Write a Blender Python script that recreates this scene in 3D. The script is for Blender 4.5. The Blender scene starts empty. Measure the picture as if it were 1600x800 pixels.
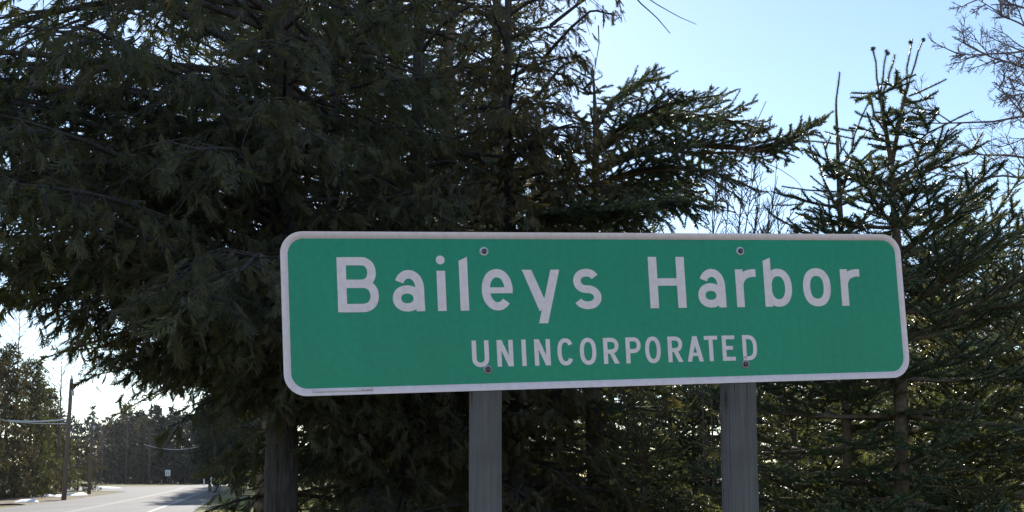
import bpy, math, random
import numpy as np
from mathutils import Matrix, Vector

# ------------------------------------------------------------------ camera, sky, sun, exposure
scn = bpy.context.scene
COL = scn.collection
R = math.radians
F_PX, CAM_Z, PITCH = 1537.0, 1.6, 5.39          # focal length in 1600-px units, eye height, tilt up
cam_d = bpy.data.cameras.new("camera")
cam_d.sensor_width = 36.0
cam_d.lens = 36.0 * F_PX / 1600.0
cam_d.shift_y = 200.0 / 1600.0
cam_d.clip_start = 0.05
cam_d.clip_end = 5000
cam = bpy.data.objects.new("camera", cam_d)
cam.location = (0, 0, CAM_Z)
cam.rotation_euler = (R(90 + PITCH), 0, 0)
COL.objects.link(cam)
scn.camera = cam

SUN_EL, SUN_AZ = 33.0, -8.5                    # degrees; azimuth from +Y towards +X
world = bpy.data.worlds.new("World")
scn.world = world
world.use_nodes = True
wn, wl = world.node_tree.nodes, world.node_tree.links
sky = wn.new("ShaderNodeTexSky")
sky.sky_type = 'NISHITA'
sky.sun_disc = False
sky.sun_elevation = R(SUN_EL)
sky.sun_rotation = R(SUN_AZ)
sky.altitude = 180
sky.air_density = 1.0
sky.dust_density = 0.15
sky.ozone_density = 1.3
wn["Background"].inputs["Strength"].default_value = 0.11
wl.new(sky.outputs[0], wn["Background"].inputs["Color"])

sun_d = bpy.data.lights.new("sun", 'SUN')
sun_d.energy = 4.0
sun_d.angle = R(0.53)
sun_d.color = (1.0, 0.95, 0.87)
sun = bpy.data.objects.new("sun", sun_d)
az, el = R(SUN_AZ), R(SUN_EL)
to_sun = Vector((math.sin(az) * math.cos(el), math.cos(az) * math.cos(el), math.sin(el)))
sun.rotation_euler = to_sun.to_track_quat('Z', 'Y').to_euler()
sun.location = (-8, 30, 40)
COL.objects.link(sun)

vs = scn.view_settings
vs.view_transform = 'Standard'
vs.look = 'None'
vs.exposure = 0.98
vs.gamma = 1.0
vs.use_curve_mapping = False
scn.cycles.max_bounces = 6
scn.cycles.diffuse_bounces = 3
scn.cycles.transmission_bounces = 3
scn.cycles.transparent_max_bounces = 4
scn.cycles.use_denoising = True

# ------------------------------------------------------------------ helpers
rng = np.random.default_rng(7)


def tag(o, label=None, cat=None, group=None, kind=None):
    if label: o["label"] = label
    if cat: o["category"] = cat
    if group: o["group"] = group
    if kind: o["kind"] = kind
    return o


def empty(name, loc, label, cat, group=None):
    o = bpy.data.objects.new(name, None)
    o.empty_display_size = 0.2
    o.location = loc
    COL.objects.link(o)
    return tag(o, label, cat, group)


class MB:
    """Collects triangles and quads in world or local space, then links ONE mesh object."""

    def __init__(self):
        self.v, self.t, self.q, self.n = [], [], [], 0

    def add(self, v, t=None, q=None):
        v = np.asarray(v, dtype=np.float64).reshape(-1, 3)
        if t is not None and len(t): self.t.append(np.asarray(t, dtype=np.int64).reshape(-1, 3) + self.n)
        if q is not None and len(q): self.q.append(np.asarray(q, dtype=np.int64).reshape(-1, 4) + self.n)
        self.v.append(v)
        self.n += len(v)

    def mesh(self, name, mat, smooth=False):
        me = bpy.data.meshes.new(name)
        v = np.concatenate(self.v) if self.v else np.zeros((0, 3))
        t = np.concatenate(self.t) if self.t else np.zeros((0, 3), dtype=np.int64)
        q = np.concatenate(self.q) if self.q else np.zeros((0, 4), dtype=np.int64)
        me.vertices.add(len(v))
        me.vertices.foreach_set("co", v.astype(np.float32).ravel())
        loops = np.concatenate([t.ravel(), q.ravel()])
        me.loops.add(len(loops))
        me.loops.foreach_set("vertex_index", loops.astype(np.int32))
        tot = np.concatenate([np.full(len(t), 3), np.full(len(q), 4)])
        start = np.concatenate([[0], np.cumsum(tot)[:-1]]) if len(tot) else tot
        me.polygons.add(len(tot))
        me.polygons.foreach_set("loop_start", start.astype(np.int32))
        me.polygons.foreach_set("loop_total", tot.astype(np.int32))
        if smooth: me.polygons.foreach_set("use_smooth", np.ones(len(tot), dtype=bool))
        me.update(calc_edges=True)
        me.validate()
        if mat is not None: me.materials.append(mat)
        return me

    def build(self, name, mat, parent=None, smooth=False):
        o = bpy.data.objects.new(name, self.mesh(name, mat, smooth))
        COL.objects.link(o)
        if parent is not None: o.parent = parent
        return o

    def box(self, lo, hi):
        x0, y0, z0 = lo; x1, y1, z1 = hi
        v = [(x0, y0, z0), (x1, y0, z0), (x1, y1, z0), (x0, y1, z0), (x0, y0, z1), (x1, y0, z1), (x1, y1, z1), (x0, y1, z1)]
        self.add(v, q=[(3, 2, 1, 0), (4, 5, 6, 7), (0, 1, 5, 4), (1, 2, 6, 5), (2, 3, 7, 6), (3, 0, 4, 7)])

    def tube(self, pts, rad, n=6, cap=True, jitter=0.0, rg=None):
        p = np.asarray(pts, dtype=float)
        k = len(p)
        r = np.broadcast_to(np.asarray(rad, dtype=float), (k,))
        d = np.gradient(p, axis=0)
        d /= np.linalg.norm(d, axis=1)[:, None] + 1e-12
        ref = np.array([0.31, 0.95, 0.05]) if abs(d[:, 2]).mean() > 0.7 else np.array([0.05, 0.02, 1.0])
        u = np.cross(d, ref); u /= np.linalg.norm(u, axis=1)[:, None] + 1e-12
        w = np.cross(d, u)
        a = np.arange(n) / n * 2 * math.pi
        rr = r[:, None] * np.ones((1, n))
        if jitter: rr = rr * (1 + jitter * (rg or rng).standard_normal((k, n)))
        v = p[:, None, :] + rr[:, :, None] * (np.cos(a)[None, :, None] * u[:, None, :] + np.sin(a)[None, :, None] * w[:, None, :])
        i = np.arange(k - 1)[:, None] * n; j = np.arange(n)[None, :]; jn = (j + 1) % n
        q = np.stack([i + j, i + jn, i + n + jn, i + n + j], -1).reshape(-1, 4)
        vv = v.reshape(-1, 3); t = []
        if cap:
            vv = np.concatenate([vv, p[:1], p[-1:]])
            c0, c1 = k * n, k * n + 1
            for m in range(n):
                t.append((c0, (m + 1) % n, m)); t.append((c1, (k - 1) * n + m, (k - 1) * n + (m + 1) % n))
        self.add(vv, t=t, q=q)

    def scatter(self, tv, tt, pos, ax, roll, sz, sxy):
        """Copies a template (axis +Z, unit length) onto segments: origin pos, axis ax, length sz, thickness sxy."""
        K = len(pos)
        if not K: return
        d = ax / (np.linalg.norm(ax, axis=1)[:, None] + 1e-12)
        ref = np.where(np.abs(d[:, 2:3]) > 0.95, np.array([[1., 0, 0]]), np.array([[0, 0, 1.]]))
        u = np.cross(d, ref); u /= np.linalg.norm(u, axis=1)[:, None] + 1e-12
        w = np.cross(d, u)
        c, s = np.cos(roll)[:, None], np.sin(roll)[:, None]
        u2, w2 = u * c + w * s, -u * s + w * c
        X = tv[None, :, 0, None] * sxy[:, None, None] * u2[:, None, :] + tv[None, :, 1, None] * sxy[:, None, None] * w2[:, None, :] \
            + tv[None, :, 2, None] * sz[:, None, None] * d[:, None, :] + pos[:, None, :]
        T = tt[None] + (np.arange(K) * len(tv))[:, None, None]
        self.add(X.reshape(-1, 3), t=T.reshape(-1, 3))


# ------------------------------------------------------------------ materials
def mat_new(name):
    m = bpy.data.materials.new(name); m.use_nodes = True
    nt = m.node_tree
    b = nt.nodes["Principled BSDF"]
    return m, nt.nodes, nt.links, b


def noise(n, l, scale, detail=4, vec=None, rough=0.55, stretch=None):
    tc = n.new("ShaderNodeTexCoord")
    src = tc.outputs["Object"]
    if stretch:
        mp = n.new("ShaderNodeMapping"); mp.inputs["Scale"].default_value = stretch
        l.new(src, mp.inputs["Vector"]); src = mp.outputs[0]
    t = n.new("ShaderNodeTexNoise")
    t.inputs["Scale"].default_value = scale; t.inputs["Detail"].default_value = detail; t.inputs["Roughness"].default_value = rough
    l.new(src, t.inputs["Vector"])
    return t


def ramp(n, l, fac, stops):
    r = n.new("ShaderNodeValToRGB")
    e = r.color_ramp.elements
    e[0].position, e[0].color = stops[0][0], (*stops[0][1], 1)
    e[1].position, e[1].color = stops[-1][0], (*stops[-1][1], 1)
    for p, c in stops[1:-1]:
        x = e.new(p); x.color = (*c, 1)
    l.new(fac, r.inputs[0])
    return r


def bump(n, l, h, b, strength, dist=0.01):
    k = n.new("ShaderNodeBump"); k.inputs["Strength"].default_value = strength; k.inputs["Distance"].default_value = dist
    l.new(h, k.inputs["Height"]); l.new(k.outputs[0], b.inputs["Normal"])


def foliage(name, c0, c1, c2, trans=0.3, rough=0.42, tcol=(0.16, 0.17, 0.03), spec=0.5):
    """Needles or scale leaves: colour varies leaf by leaf and patch by patch, a share of the light passes through."""
    m, n, l, b = mat_new(name)
    g = n.new("ShaderNodeNewGeometry")
    t = noise(n, l, 1.7, 3)
    mix = n.new("ShaderNodeMath"); mix.operation = 'MULTIPLY_ADD'
    mix.inputs[1].default_value = 0.55
    l.new(g.outputs["Random Per Island"], mix.inputs[0])
    sc_ = n.new("ShaderNodeMath"); sc_.operation = 'MULTIPLY'; sc_.inputs[1].default_value = 0.55
    l.new(t.outputs["Fac"], sc_.inputs[0]); l.new(sc_.outputs[0], mix.inputs[2])
    r = ramp(n, l, mix.outputs[0], [(0.12, c0), (0.5, c1), (0.85, c2)])
    l.new(r.outputs[0], b.inputs["Base Color"])
    b.inputs["Roughness"].default_value = rough
    b.inputs["Specular IOR Level"].default_value = spec
    tr = n.new("ShaderNodeBsdfTranslucent")
    tr.inputs["Color"].default_value = (*tcol, 1)
    ms = n.new("ShaderNodeMixShader"); ms.inputs[0].default_value = trans
    l.new(b.outputs[0], ms.inputs[1]); l.new(tr.outputs[0], ms.inputs[2])
    l.new(ms.outputs[0], n["Material Output"].inputs["Surface"])
    return m


def plain(name, col, rough=0.6, metal=0.0, var=0.0, vscale=8.0, bmp=0.0, stretch=None, spec=0.5):
    m, n, l, b = mat_new(name)
    b.inputs["Roughness"].default_value = rough; b.inputs["Metallic"].default_value = metal
    b.inputs["Specular IOR Level"].default_value = spec
    if var:
        t = noise(n, l, vscale, 6, stretch=stretch)
        lo = tuple(c * (1 - var) for c in col); hi = tuple(min(1, c * (1 + var)) for c in col)
        r = ramp(n, l, t.outputs["Fac"], [(0.3, lo), (0.7, hi)])
        l.new(r.outputs[0], b.inputs["Base Color"])
        if bmp: bump(n, l, t.outputs["Fac"], b, bmp)
    else:
        b.inputs["Base Color"].default_value = (*col, 1)
    return m


M = {}
M["cedar"] = foliage("cedar_foliage", (0.032, 0.042, 0.028), (0.056, 0.064, 0.040), (0.125, 0.092, 0.055), 0.24, 0.65, spec=0.2)
M["cedar_brown"] = foliage("cedar_foliage_bronze", (0.035, 0.036, 0.018), (0.075, 0.064, 0.030), (0.15, 0.105, 0.05), 0.3, 0.55, (0.2, 0.16, 0.04), 0.3)
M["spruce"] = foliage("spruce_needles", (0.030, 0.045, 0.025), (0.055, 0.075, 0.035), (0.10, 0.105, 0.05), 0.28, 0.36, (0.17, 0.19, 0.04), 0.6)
M["spruce_lit"] = foliage("spruce_needles_sunlit", (0.045, 0.058, 0.025), (0.085, 0.095, 0.038), (0.15, 0.14, 0.06), 0.40, 0.34, (0.24, 0.24, 0.06), 0.7)  # same spruce needles, colour lightened so they look sunlit
M["far"] = foliage("far_foliage", (0.018, 0.025, 0.018), (0.032, 0.040, 0.025), (0.055, 0.052, 0.033), 0.05, 0.8, (0.06, 0.07, 0.02), 0.1)
M["far_brown"] = foliage("roadside_foliage", (0.045, 0.042, 0.024), (0.08, 0.070, 0.038), (0.13, 0.10, 0.06), 0.2, 0.7, (0.12, 0.10, 0.03), 0.2)
M["bark"] = plain("cedar_bark", (0.055, 0.046, 0.043), 0.9, var=0.55, vscale=9, bmp=0.9, stretch=(6, 6, 0.7), spec=0.2)
M["bark_spruce"] = plain("spruce_bark", (0.12, 0.085, 0.06), 0.9, var=0.5, vscale=40, bmp=0.6, spec=0.2)
M["twig"] = plain("bare_twig", (0.13, 0.095, 0.085), 0.8, var=0.3, vscale=30, spec=0.3)
M["larch"] = plain("larch_twig", (0.15, 0.118, 0.115), 0.8, var=0.3, vscale=30, spec=0.3)
M["pole"] = plain("utility_pole_wood", (0.16, 0.125, 0.10), 0.85, var=0.3, vscale=5, stretch=(8, 8, 0.4), spec=0.2)
M["cable"] = plain("cable_sheath", (0.62, 0.62, 0.64), 0.4, 0.2)
M["insul"] = plain("porcelain", (0.6, 0.6, 0.6), 0.3)
M["snow"] = plain("old_snow", (0.82, 0.84, 0.88), 0.7, var=0.12, vscale=3, bmp=0.4)
M["white"] = plain("white_board", (0.75, 0.75, 0.74), 0.6, var=0.06)
M["dark"] = plain("dark_print", (0.03, 0.03, 0.03), 0.6)
M["orange"] = plain("marker_orange", (0.22, 0.11, 0.08), 0.6)
M["alu"] = plain("aluminium_blank", (0.55, 0.56, 0.57), 0.4, 0.9, var=0.1)
M["steel"] = plain("bolt_steel", (0.10, 0.085, 0.10), 0.45, 0.6, var=0.3, vscale=120)
M["washer"] = plain("nylon_washer", (0.55, 0.56, 0.62), 0.45, var=0.12, vscale=90)
M["washer_dirty"] = plain("stained_washer", (0.34, 0.29, 0.31), 0.6, var=0.3, vscale=90)


def sheeting(name, col, wear):
    """Retroreflective sheeting: fine square cell grid, faint streaks of weather."""
    m, n, l, b = mat_new(name)
    tc = n.new("ShaderNodeTexCoord")
    t = noise(n, l, 3.0, 6, stretch=(1, 1, 0.45))
    t2 = noise(n, l, 55.0, 3)
    v = n.new("ShaderNodeTexVoronoi"); v.inputs["Scale"].default_value = 260; v.inputs["Randomness"].default_value = 0.15
    l.new(tc.outputs["Object"], v.inputs["Vector"])
    a = n.new("ShaderNodeMix"); a.data_type = 'RGBA'
    lo = tuple(c * (1 - wear) for c in col)
    r = ramp(n, l, t.outputs["Fac"], [(0.3, lo), (0.7, col)])
    l.new(r.outputs[0], a.inputs[6])
    r2 = ramp(n, l, t2.outputs["Fac"], [(0.35, tuple(c * 0.86 for c in col)), (0.65, tuple(min(1, c * 1.1) for c in col))])
    l.new(r2.outputs[0], a.inputs[7]); a.inputs[0].default_value = 0.45
    c2 = n.new("ShaderNodeMix"); c2.data_type = 'RGBA'; c2.blend_type = 'MULTIPLY'; c2.inputs[0].default_value = 0.35
    rv = ramp(n, l, v.outputs["Distance"], [(0.0, (1, 1, 1)), (0.9, (0.72, 0.72, 0.72))])
    l.new(a.outputs[2], c2.inputs[6]); l.new(rv.outputs[0], c2.inputs[7])
    # rain-washed dirt running down from the top edge, with scattered specks
    st = noise(n, l, 9.0, 7, stretch=(5, 5, 0.35), rough=0.7); sp = noise(n, l, 120.0, 2)
    rs = ramp(n, l, st.outputs["Fac"], [(0.50, (1, 1, 1)), (0.78, (0.72, 0.71, 0.68))])
    rp = ramp(n, l, sp.outputs["Fac"], [(0.70, (1, 1, 1)), (0.76, (0.62, 0.60, 0.58))])
    d1 = n.new("ShaderNodeMix"); d1.data_type = 'RGBA'; d1.blend_type = 'MULTIPLY'; d1.inputs[0].default_value = 0.8
    d2 = n.new("ShaderNodeMix"); d2.data_type = 'RGBA'; d2.blend_type = 'MULTIPLY'; d2.inputs[0].default_value = 0.6
    d1.inputs[0].default_value = 0.4; l.new(c2.outputs[2], d1.inputs[6]); l.new(rs.outputs[0], d1.inputs[7]); l.new(d1.outputs[2], d2.inputs[6]); l.new(rp.outputs[0], d2.inputs[7])
    l.new(d2.outputs[2], b.inputs["Base Color"])
    b.inputs["Roughness"].default_value = 0.33
    b.inputs["Specular IOR Level"].default_value = 0.3
    wv = noise(n, l, 2.2, 2)
    k1 = n.new("ShaderNodeBump"); k1.inputs["Strength"].default_value = 0.5; k1.inputs["Distance"].default_value = 0.02
    l.new(wv.outputs["Fac"], k1.inputs["Height"])
    k2 = n.new("ShaderNodeBump"); k2.inputs["Strength"].default_value = 0.06; k2.inputs["Distance"].default_value = 0.002
    l.new(v.outputs["Distance"], k2.inputs["Height"]); l.new(k1.outputs[0], k2.inputs["Normal"]); l.new(k2.outputs[0], b.inputs["Normal"])
    return m


M["green"] = sheeting("green_sheeting", (0.002, 0.295, 0.160), 0.2)
M["letter"] = sheeting("white_sheeting", (0.95, 0.745, 0.765), 0.08)


def post_mat():
    m, n, l, b = mat_new("weathered_post_wood")
    t = noise(n, l, 7.0, 8, stretch=(14, 14, 0.5), rough=0.65)
    t2 = noise(n, l, 2.3, 5)
    a = ramp(n, l, t.outputs["Fac"], [(0.25, (0.110, 0.098, 0.096)), (0.55, (0.150, 0.135, 0.132)), (0.8, (0.190, 0.172, 0.168))])
    s_ = ramp(n, l, t2.outputs["Fac"], [(0.35, (0.50, 0.43, 0.42)), (0.6, (1, 1, 1))])
    ck = noise(n, l, 5.0, 3, stretch=(26, 26, 0.35), rough=0.4)               # drying cracks
    rc = ramp(n, l, ck.outputs["Fac"], [(0.30, (0.25, 0.22, 0.2)), (0.36, (1, 1, 1))])
    tc = n.new("ShaderNodeTexCoord"); mp = n.new("ShaderNodeMapping"); mp.inputs["Scale"].default_value = (9, 9, 4.0)
    l.new(tc.outputs["Object"], mp.inputs["Vector"])
    vk = n.new("ShaderNodeTexVoronoi"); vk.inputs["Scale"].default_value = 1.0; l.new(mp.outputs[0], vk.inputs["Vector"])
    rk = ramp(n, l, vk.outputs["Distance"], [(0.06, (0.32, 0.26, 0.24)), (0.2, (1, 1, 1))])      # knots
    src = a.outputs[0]
    for o_, f_ in ((s_, .8), (rc, .75), (rk, .8)):
        x = n.new("ShaderNodeMix"); x.data_type = 'RGBA'; x.blend_type = 'MULTIPLY'; x.inputs[0].default_value = f_
        l.new(src, x.inputs[6]); l.new(o_.outputs[0], x.inputs[7]); src = x.outputs[2]
    l.new(src, b.inputs["Base Color"])
    b.inputs["Roughness"].default_value = 0.88
    b.inputs["Specular IOR Level"].default_value = 0.15
    bump(n, l, t.outputs["Fac"], b, 0.7, 0.004)
    return m


M["post"] = post_mat()


def ground_mat():
    m, n, l, b = mat_new("dormant_grass_and_litter")
    t = noise(n, l, 0.25, 6); t2 = noise(n, l, 14, 6)
    r = ramp(n, l, t.outputs["Fac"], [(0.35, (0.17, 0.14, 0.08)), (0.5, (0.27, 0.235, 0.12)), (0.65, (0.24, 0.25, 0.10))])
    r2 = ramp(n, l, t2.outputs["Fac"], [(0.3, (0.5, 0.48, 0.45)), (0.7, (1.2, 1.2, 1.15))])
    x = n.new("ShaderNodeMix"); x.data_type = 'RGBA'; x.blend_type = 'MULTIPLY'; x.inputs[0].default_value = 1
    l.new(r.outputs[0], x.inputs[6]); l.new(r2.outputs[0], x.inputs[7]); l.new(x.outputs[2], b.inputs["Base Color"])
    b.inputs["Roughness"].default_value = 0.95; b.inputs["Specular IOR Level"].default_value = 0.1
    bump(n, l, t2.outputs["Fac"], b, 0.6, 0.05)
    return m


def asphalt_mat():
    m, n, l, b = mat_new("worn_asphalt")
    t = noise(n, l, 0.5, 5, stretch=(1, 0.15, 1)); t2 = noise(n, l, 60, 4)
    r = ramp(n, l, t.outputs["Fac"], [(0.3, (0.100, 0.092, 0.085)), (0.7, (0.145, 0.134, 0.122))])
    r2 = ramp(n, l, t2.outputs["Fac"], [(0.3, (0.75, 0.75, 0.75)), (0.7, (1.15, 1.15, 1.15))])
    x = n.new("ShaderNodeMix"); x.data_type = 'RGBA'; x.blend_type = 'MULTIPLY'; x.inputs[0].default_value = 1
    l.new(r.outputs[0], x.inputs[6]); l.new(r2.outputs[0], x.inputs[7]); l.new(x.outputs[2], b.inputs["Base Color"])
    b.inputs["Roughness"].default_value = 0.8
    b.inputs["Specular IOR Level"].default_value = 0.25
    bump(n, l, t2.outputs["Fac"], b, 0.5, 0.01)
    return m


M["ground"] = ground_mat()
M["asphalt"] = asphalt_mat()
M["gravel"] = plain("gravel_and_dead_grass", (0.22, 0.175, 0.12), 0.95, var=0.35, vscale=2.5, bmp=0.5, spec=0.1)
M["line_white"] = plain("white_road_paint", (0.20, 0.20, 0.195), 0.7, var=0.3, vscale=6)
M["line_yellow"] = plain("yellow_road_paint", (0.150, 0.134, 0.100), 0.7, var=0.25, vscale=6)
M["grass"] = foliage("dry_grass", (0.11, 0.11, 0.035), (0.19, 0.18, 0.06), (0.28, 0.24, 0.10), 0.3, 0.7, (0.3, 0.3, 0.06), 0.2)

# ------------------------------------------------------------------ setting: ground, roads, lines, island
g = MB()
g.add([(-1500, -300, 0), (1500, -300, 0), (1500, 3000, 0), (-1500, 3000, 0)], q=[(0, 1, 2, 3)])
tag(g.build("ground", M["ground"]), kind="structure")

# the right edge line of the road as a smooth path; it runs ahead to the left and then bends to the right
ctl = [(-2.0, -8), (-4.0, 0), (-10.5, 23), (-16.8, 46.4), (-27.0, 84), (-38.0, 123), (-47.5, 155), (-53, 180), (-53.5, 205), (-46, 232), (-30, 255), (-5, 268)]
C_ = np.array(ctl, float)
tt_ = np.linspace(0, len(C_) - 1, 90)


def crom(C, t):
    i = np.clip(t.astype(int), 0, len(C) - 2); f = (t - i)[:, None]
    g0 = C[np.clip(i - 1, 0, None)]; a = C[i]; b = C[i + 1]; d = C[np.clip(i + 2, None, len(C) - 1)]
    return 0.5 * ((2 * a) + (-g0 + b) * f + (2 * g0 - 5 * a + 4 * b - d) * f ** 2 + (-g0 + 3 * a - 3 * b + d) * f ** 3)


edge = crom(C_, tt_)
tan = np.gradient(edge, axis=0); tan /= np.linalg.norm(tan, axis=1)[:, None]
nrm = np.stack([tan[:, 1], -tan[:, 0]], 1)           # to the right of travel


def strip(name, off0, off1, z, mat, i0=0, i1=None, parent=None):
    e0 = edge[i0:i1] + nrm[i0:i1] * off0; e1 = edge[i0:i1] + nrm[i0:i1] * off1
    k = len(e0); zz = np.full((k, 1), z)
    v = np.concatenate([np.hstack([e0, zz]), np.hstack([e1, zz])])
    i = np.arange(k - 1)
    m = MB(); m.add(v, q=np.stack([i, k + i, k + i + 1, i + 1], 1))
    return m.build(name, mat, parent)


tag(strip("road", -7.7, 1.9, 0.03, M["asphalt"]), kind="structure")
tag(strip("road_edge_line", -0.08, 0.10, 0.036, M["line_white"]), kind="structure")
tag(strip("road_centre_line", -3.60, -3.48, 0.036, M["line_yellow"]), kind="structure")
tag(strip("road_centre_line", -3.36, -3.24, 0.036, M["line_yellow"]), kind="structure")
m = MB()                                             # side road leaving to the left behind the pole island
m.add([(-38.5, 103, .026), (-46, 131, .026), (-55, 165, .026), (-74, 158, .026), (-80, 139, .026), (-62, 122, .026), (-52, 114, .026)],
      t=[(0, 1, 6), (6, 1, 5), (1, 2, 5), (5, 2, 4), (2, 3, 4)])
tag(m.build("side_road", M["asphalt"]), kind="structure")
m = MB()
k_ = np.where((edge[:, 1] > 57) & (edge[:, 1] < 99))[0]
u_ = np.linspace(0, 1, len(k_)); wd = 6.2 * np.minimum(1, (1 - u_) * 3.5) ** .6 * np.minimum(1, u_ * 5 + .2)
wv_ = .25 * np.sin(u_ * 23) + .15 * np.sin(u_ * 51)
rows = [edge[k_] + nrm[k_] * (-7.75 + wv_)[:, None], edge[k_] + nrm[k_] * (-8.1 + wv_)[:, None], edge[k_] + nrm[k_] * (-8.2 - wd)[:, None]]
kk = len(k_); zz = (.02, .075, .09)
vv = np.concatenate([np.hstack([r, np.full((kk, 1), z)]) for r, z in zip(rows, zz)]); ii = np.arange(kk - 1)
m.add(vv, q=np.concatenate([np.stack([(b_ + 1) * kk + ii, b_ * kk + ii, b_ * kk + ii + 1, (b_ + 1) * kk + ii + 1], 1) for b_ in (0, 1)]))
tag(m.build("gravel_verge", M["gravel"]), kind="structure")


def px(x, y, d):
    """Where a thing seen at photo pixel x, y stands, d metres ahead."""
    s, c = math.sin(R(PITCH)), math.cos(R(PITCH))
    dx, dz = (x - 800) / F_PX, (600 - y) / F_PX
    yy, zz = c - dz * s, s + dz * c
    k = d / yy
    return np.array([dx * k, d, CAM_Z + zz * k])


def snow(cx, cy, rx, ry, label, seed):
    rg = np.random.default_rng(seed); m = MB(); n = 26
    a = np.linspace(0, 2 * math.pi, n, endpoint=False)
    w = 1 + 0.28 * np.sin(2 * a + rg.uniform(0, 6)) + 0.18 * np.sin(3 * a + rg.uniform(0, 6)) + 0.1 * rg.standard_normal(n)
    o = np.stack([cx + rx * w * np.cos(a), cy + ry * w * np.sin(a), np.full(n, 0.03)], 1)
    i_ = np.stack([cx + rx * .6 * w * np.cos(a), cy + ry * .6 * w * np.sin(a), 0.17 + 0.05 * rg.standard_normal(n)], 1)
    m.add(np.concatenate([o, i_, [[cx, cy, .24]]]), t=[(n + i, n + (i + 1) % n, 2 * n) for i in range(n)],
          q=[(i, (i + 1) % n, n + (i + 1) % n, n + i) for i in range(n)])
    return tag(m.build("snow_patch", M["snow"], smooth=True), label, "snow")


snow(-37.0, 83.5, 1.0, 2.2, "old snow heap between the two utility poles", 1)
snow(-36.0, 77.5, .7, 1.3, "flat snow remnant right behind the near utility pole's foot", 2)
snow(-29.6, 60.5, .5, .9, "small snow lump on the road edge left of the near utility pole", 3)
snow(-57.0, 138, 2.6, .9, "thin snow bank at the far edge of the side road", 4)

# ------------------------------------------------------------------ the place-name sign
SX, SY, SZ, YAW, ROLL, SW, SH = 0.3066, 2.8644, 0.4919 + CAM_Z, 0.2187, 0.0498, 1.918, 0.4572
base = Vector((SX, SY, 0.0))
sign = empty("place_name_sign", base, "green place-name sign reading Baileys Harbor unincorporated on two grey wooden posts", "road sign")
sign.rotation_euler = (0, 0, YAW)
panel_loc = (0, 0, SZ)


def rrect(w, h, r, n=10):
    p = []
    for cx, cy, a0 in ((w / 2 - r, h / 2 - r, 0), (-w / 2 + r, h / 2 - r, 90), (-w / 2 + r, -h / 2 + r, 180), (w / 2 - r, -h / 2 + r, 270)):
        for k in range(n + 1):
            q = R(a0 + 90 * k / n); p.append((cx + r * math.cos(q), cy + r * math.sin(q)))
    return p


OUT = rrect(SW, SH, 0.062); n_ = len(OUT)
me = bpy.data.meshes.new("panel")
v = [(x, 0.0, z) for x, z in OUT] + [(x, 0.0032, z) for x, z in OUT]
f = [tuple(range(n_))[::1], tuple(range(2 * n_ - 1, n_ - 1, -1))] + [(i, n_ + i, n_ + (i + 1) % n_, (i + 1) % n_) for i in range(n_)]
me.from_pydata(v, [], f); me.update()
me.materials.append(M["green"]); me.materials.append(M["alu"])
for i, p in enumerate(me.polygons): p.material_index = 0 if p.center.y < 0.0005 and abs(p.normal.y) > 0.9 else 1
panel = bpy.data.objects.new("panel", me); COL.objects.link(panel)
panel.parent = sign; panel.location = panel_loc; panel.rotation_euler = (0, -ROLL, 0)
tag(panel, "green sheeting panel with rounded corners")

m = MB()
inn = rrect(SW - 0.040, SH - 0.040, 0.044)
m.add([(x, -0.0006, z) for x, z in OUT] + [(x, -0.0006, z) for x, z in inn] + [(x, 0.0002, z) for x, z in inn],
      q=[(i, (i + 1) % n_, n_ + (i + 1) % n_, n_ + i) for i in range(n_)] + [(n_ + i, n_ + (i + 1) % n_, 2 * n_ + (i + 1) % n_, 2 * n_ + i) for i in range(n_)])
tag(m.build("border", M["letter"], panel), "white border along the panel edge")
m = MB(); m.box((-0.884, -0.00085, -0.2205), (-0.718, -0.0007, -0.2085))
tag(m.build("sticker", plain("faded_sticker", (0.86, 0.70, 0.73), 0.5, var=0.1, vscale=60), panel), "faded strip sticker on the bottom border")
m = MB(); m.box((-0.752, -0.0010, -0.2185), (-0.7195, -0.00087, -0.2135))
m.build("sticker_print", plain("faded_print", (0.62, 0.50, 0.52), 0.6, var=0.4, vscale=140), panel)


# --- letters, drawn as strokes of even width
def arc(cx, cy, rx, ry, a0, a1, n=28, e=2.25):
    out = []
    for k in range(n + 1):
        q = R(a0 + (a1 - a0) * k / n); c, s = math.cos(q), math.sin(q)
        out.append((cx + rx * math.copysign(abs(c) ** (2 / e), c), cy + ry * math.copysign(abs(s) ** (2 / e), s)))
    return out


def bez(p0, p1, p2, n=10):
    return [tuple((1 - t) ** 2 * np.array(p0) + 2 * t * (1 - t) * np.array(p1) + t * t * np.array(p2)) for t in np.linspace(0, 1, n + 1)]


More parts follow.
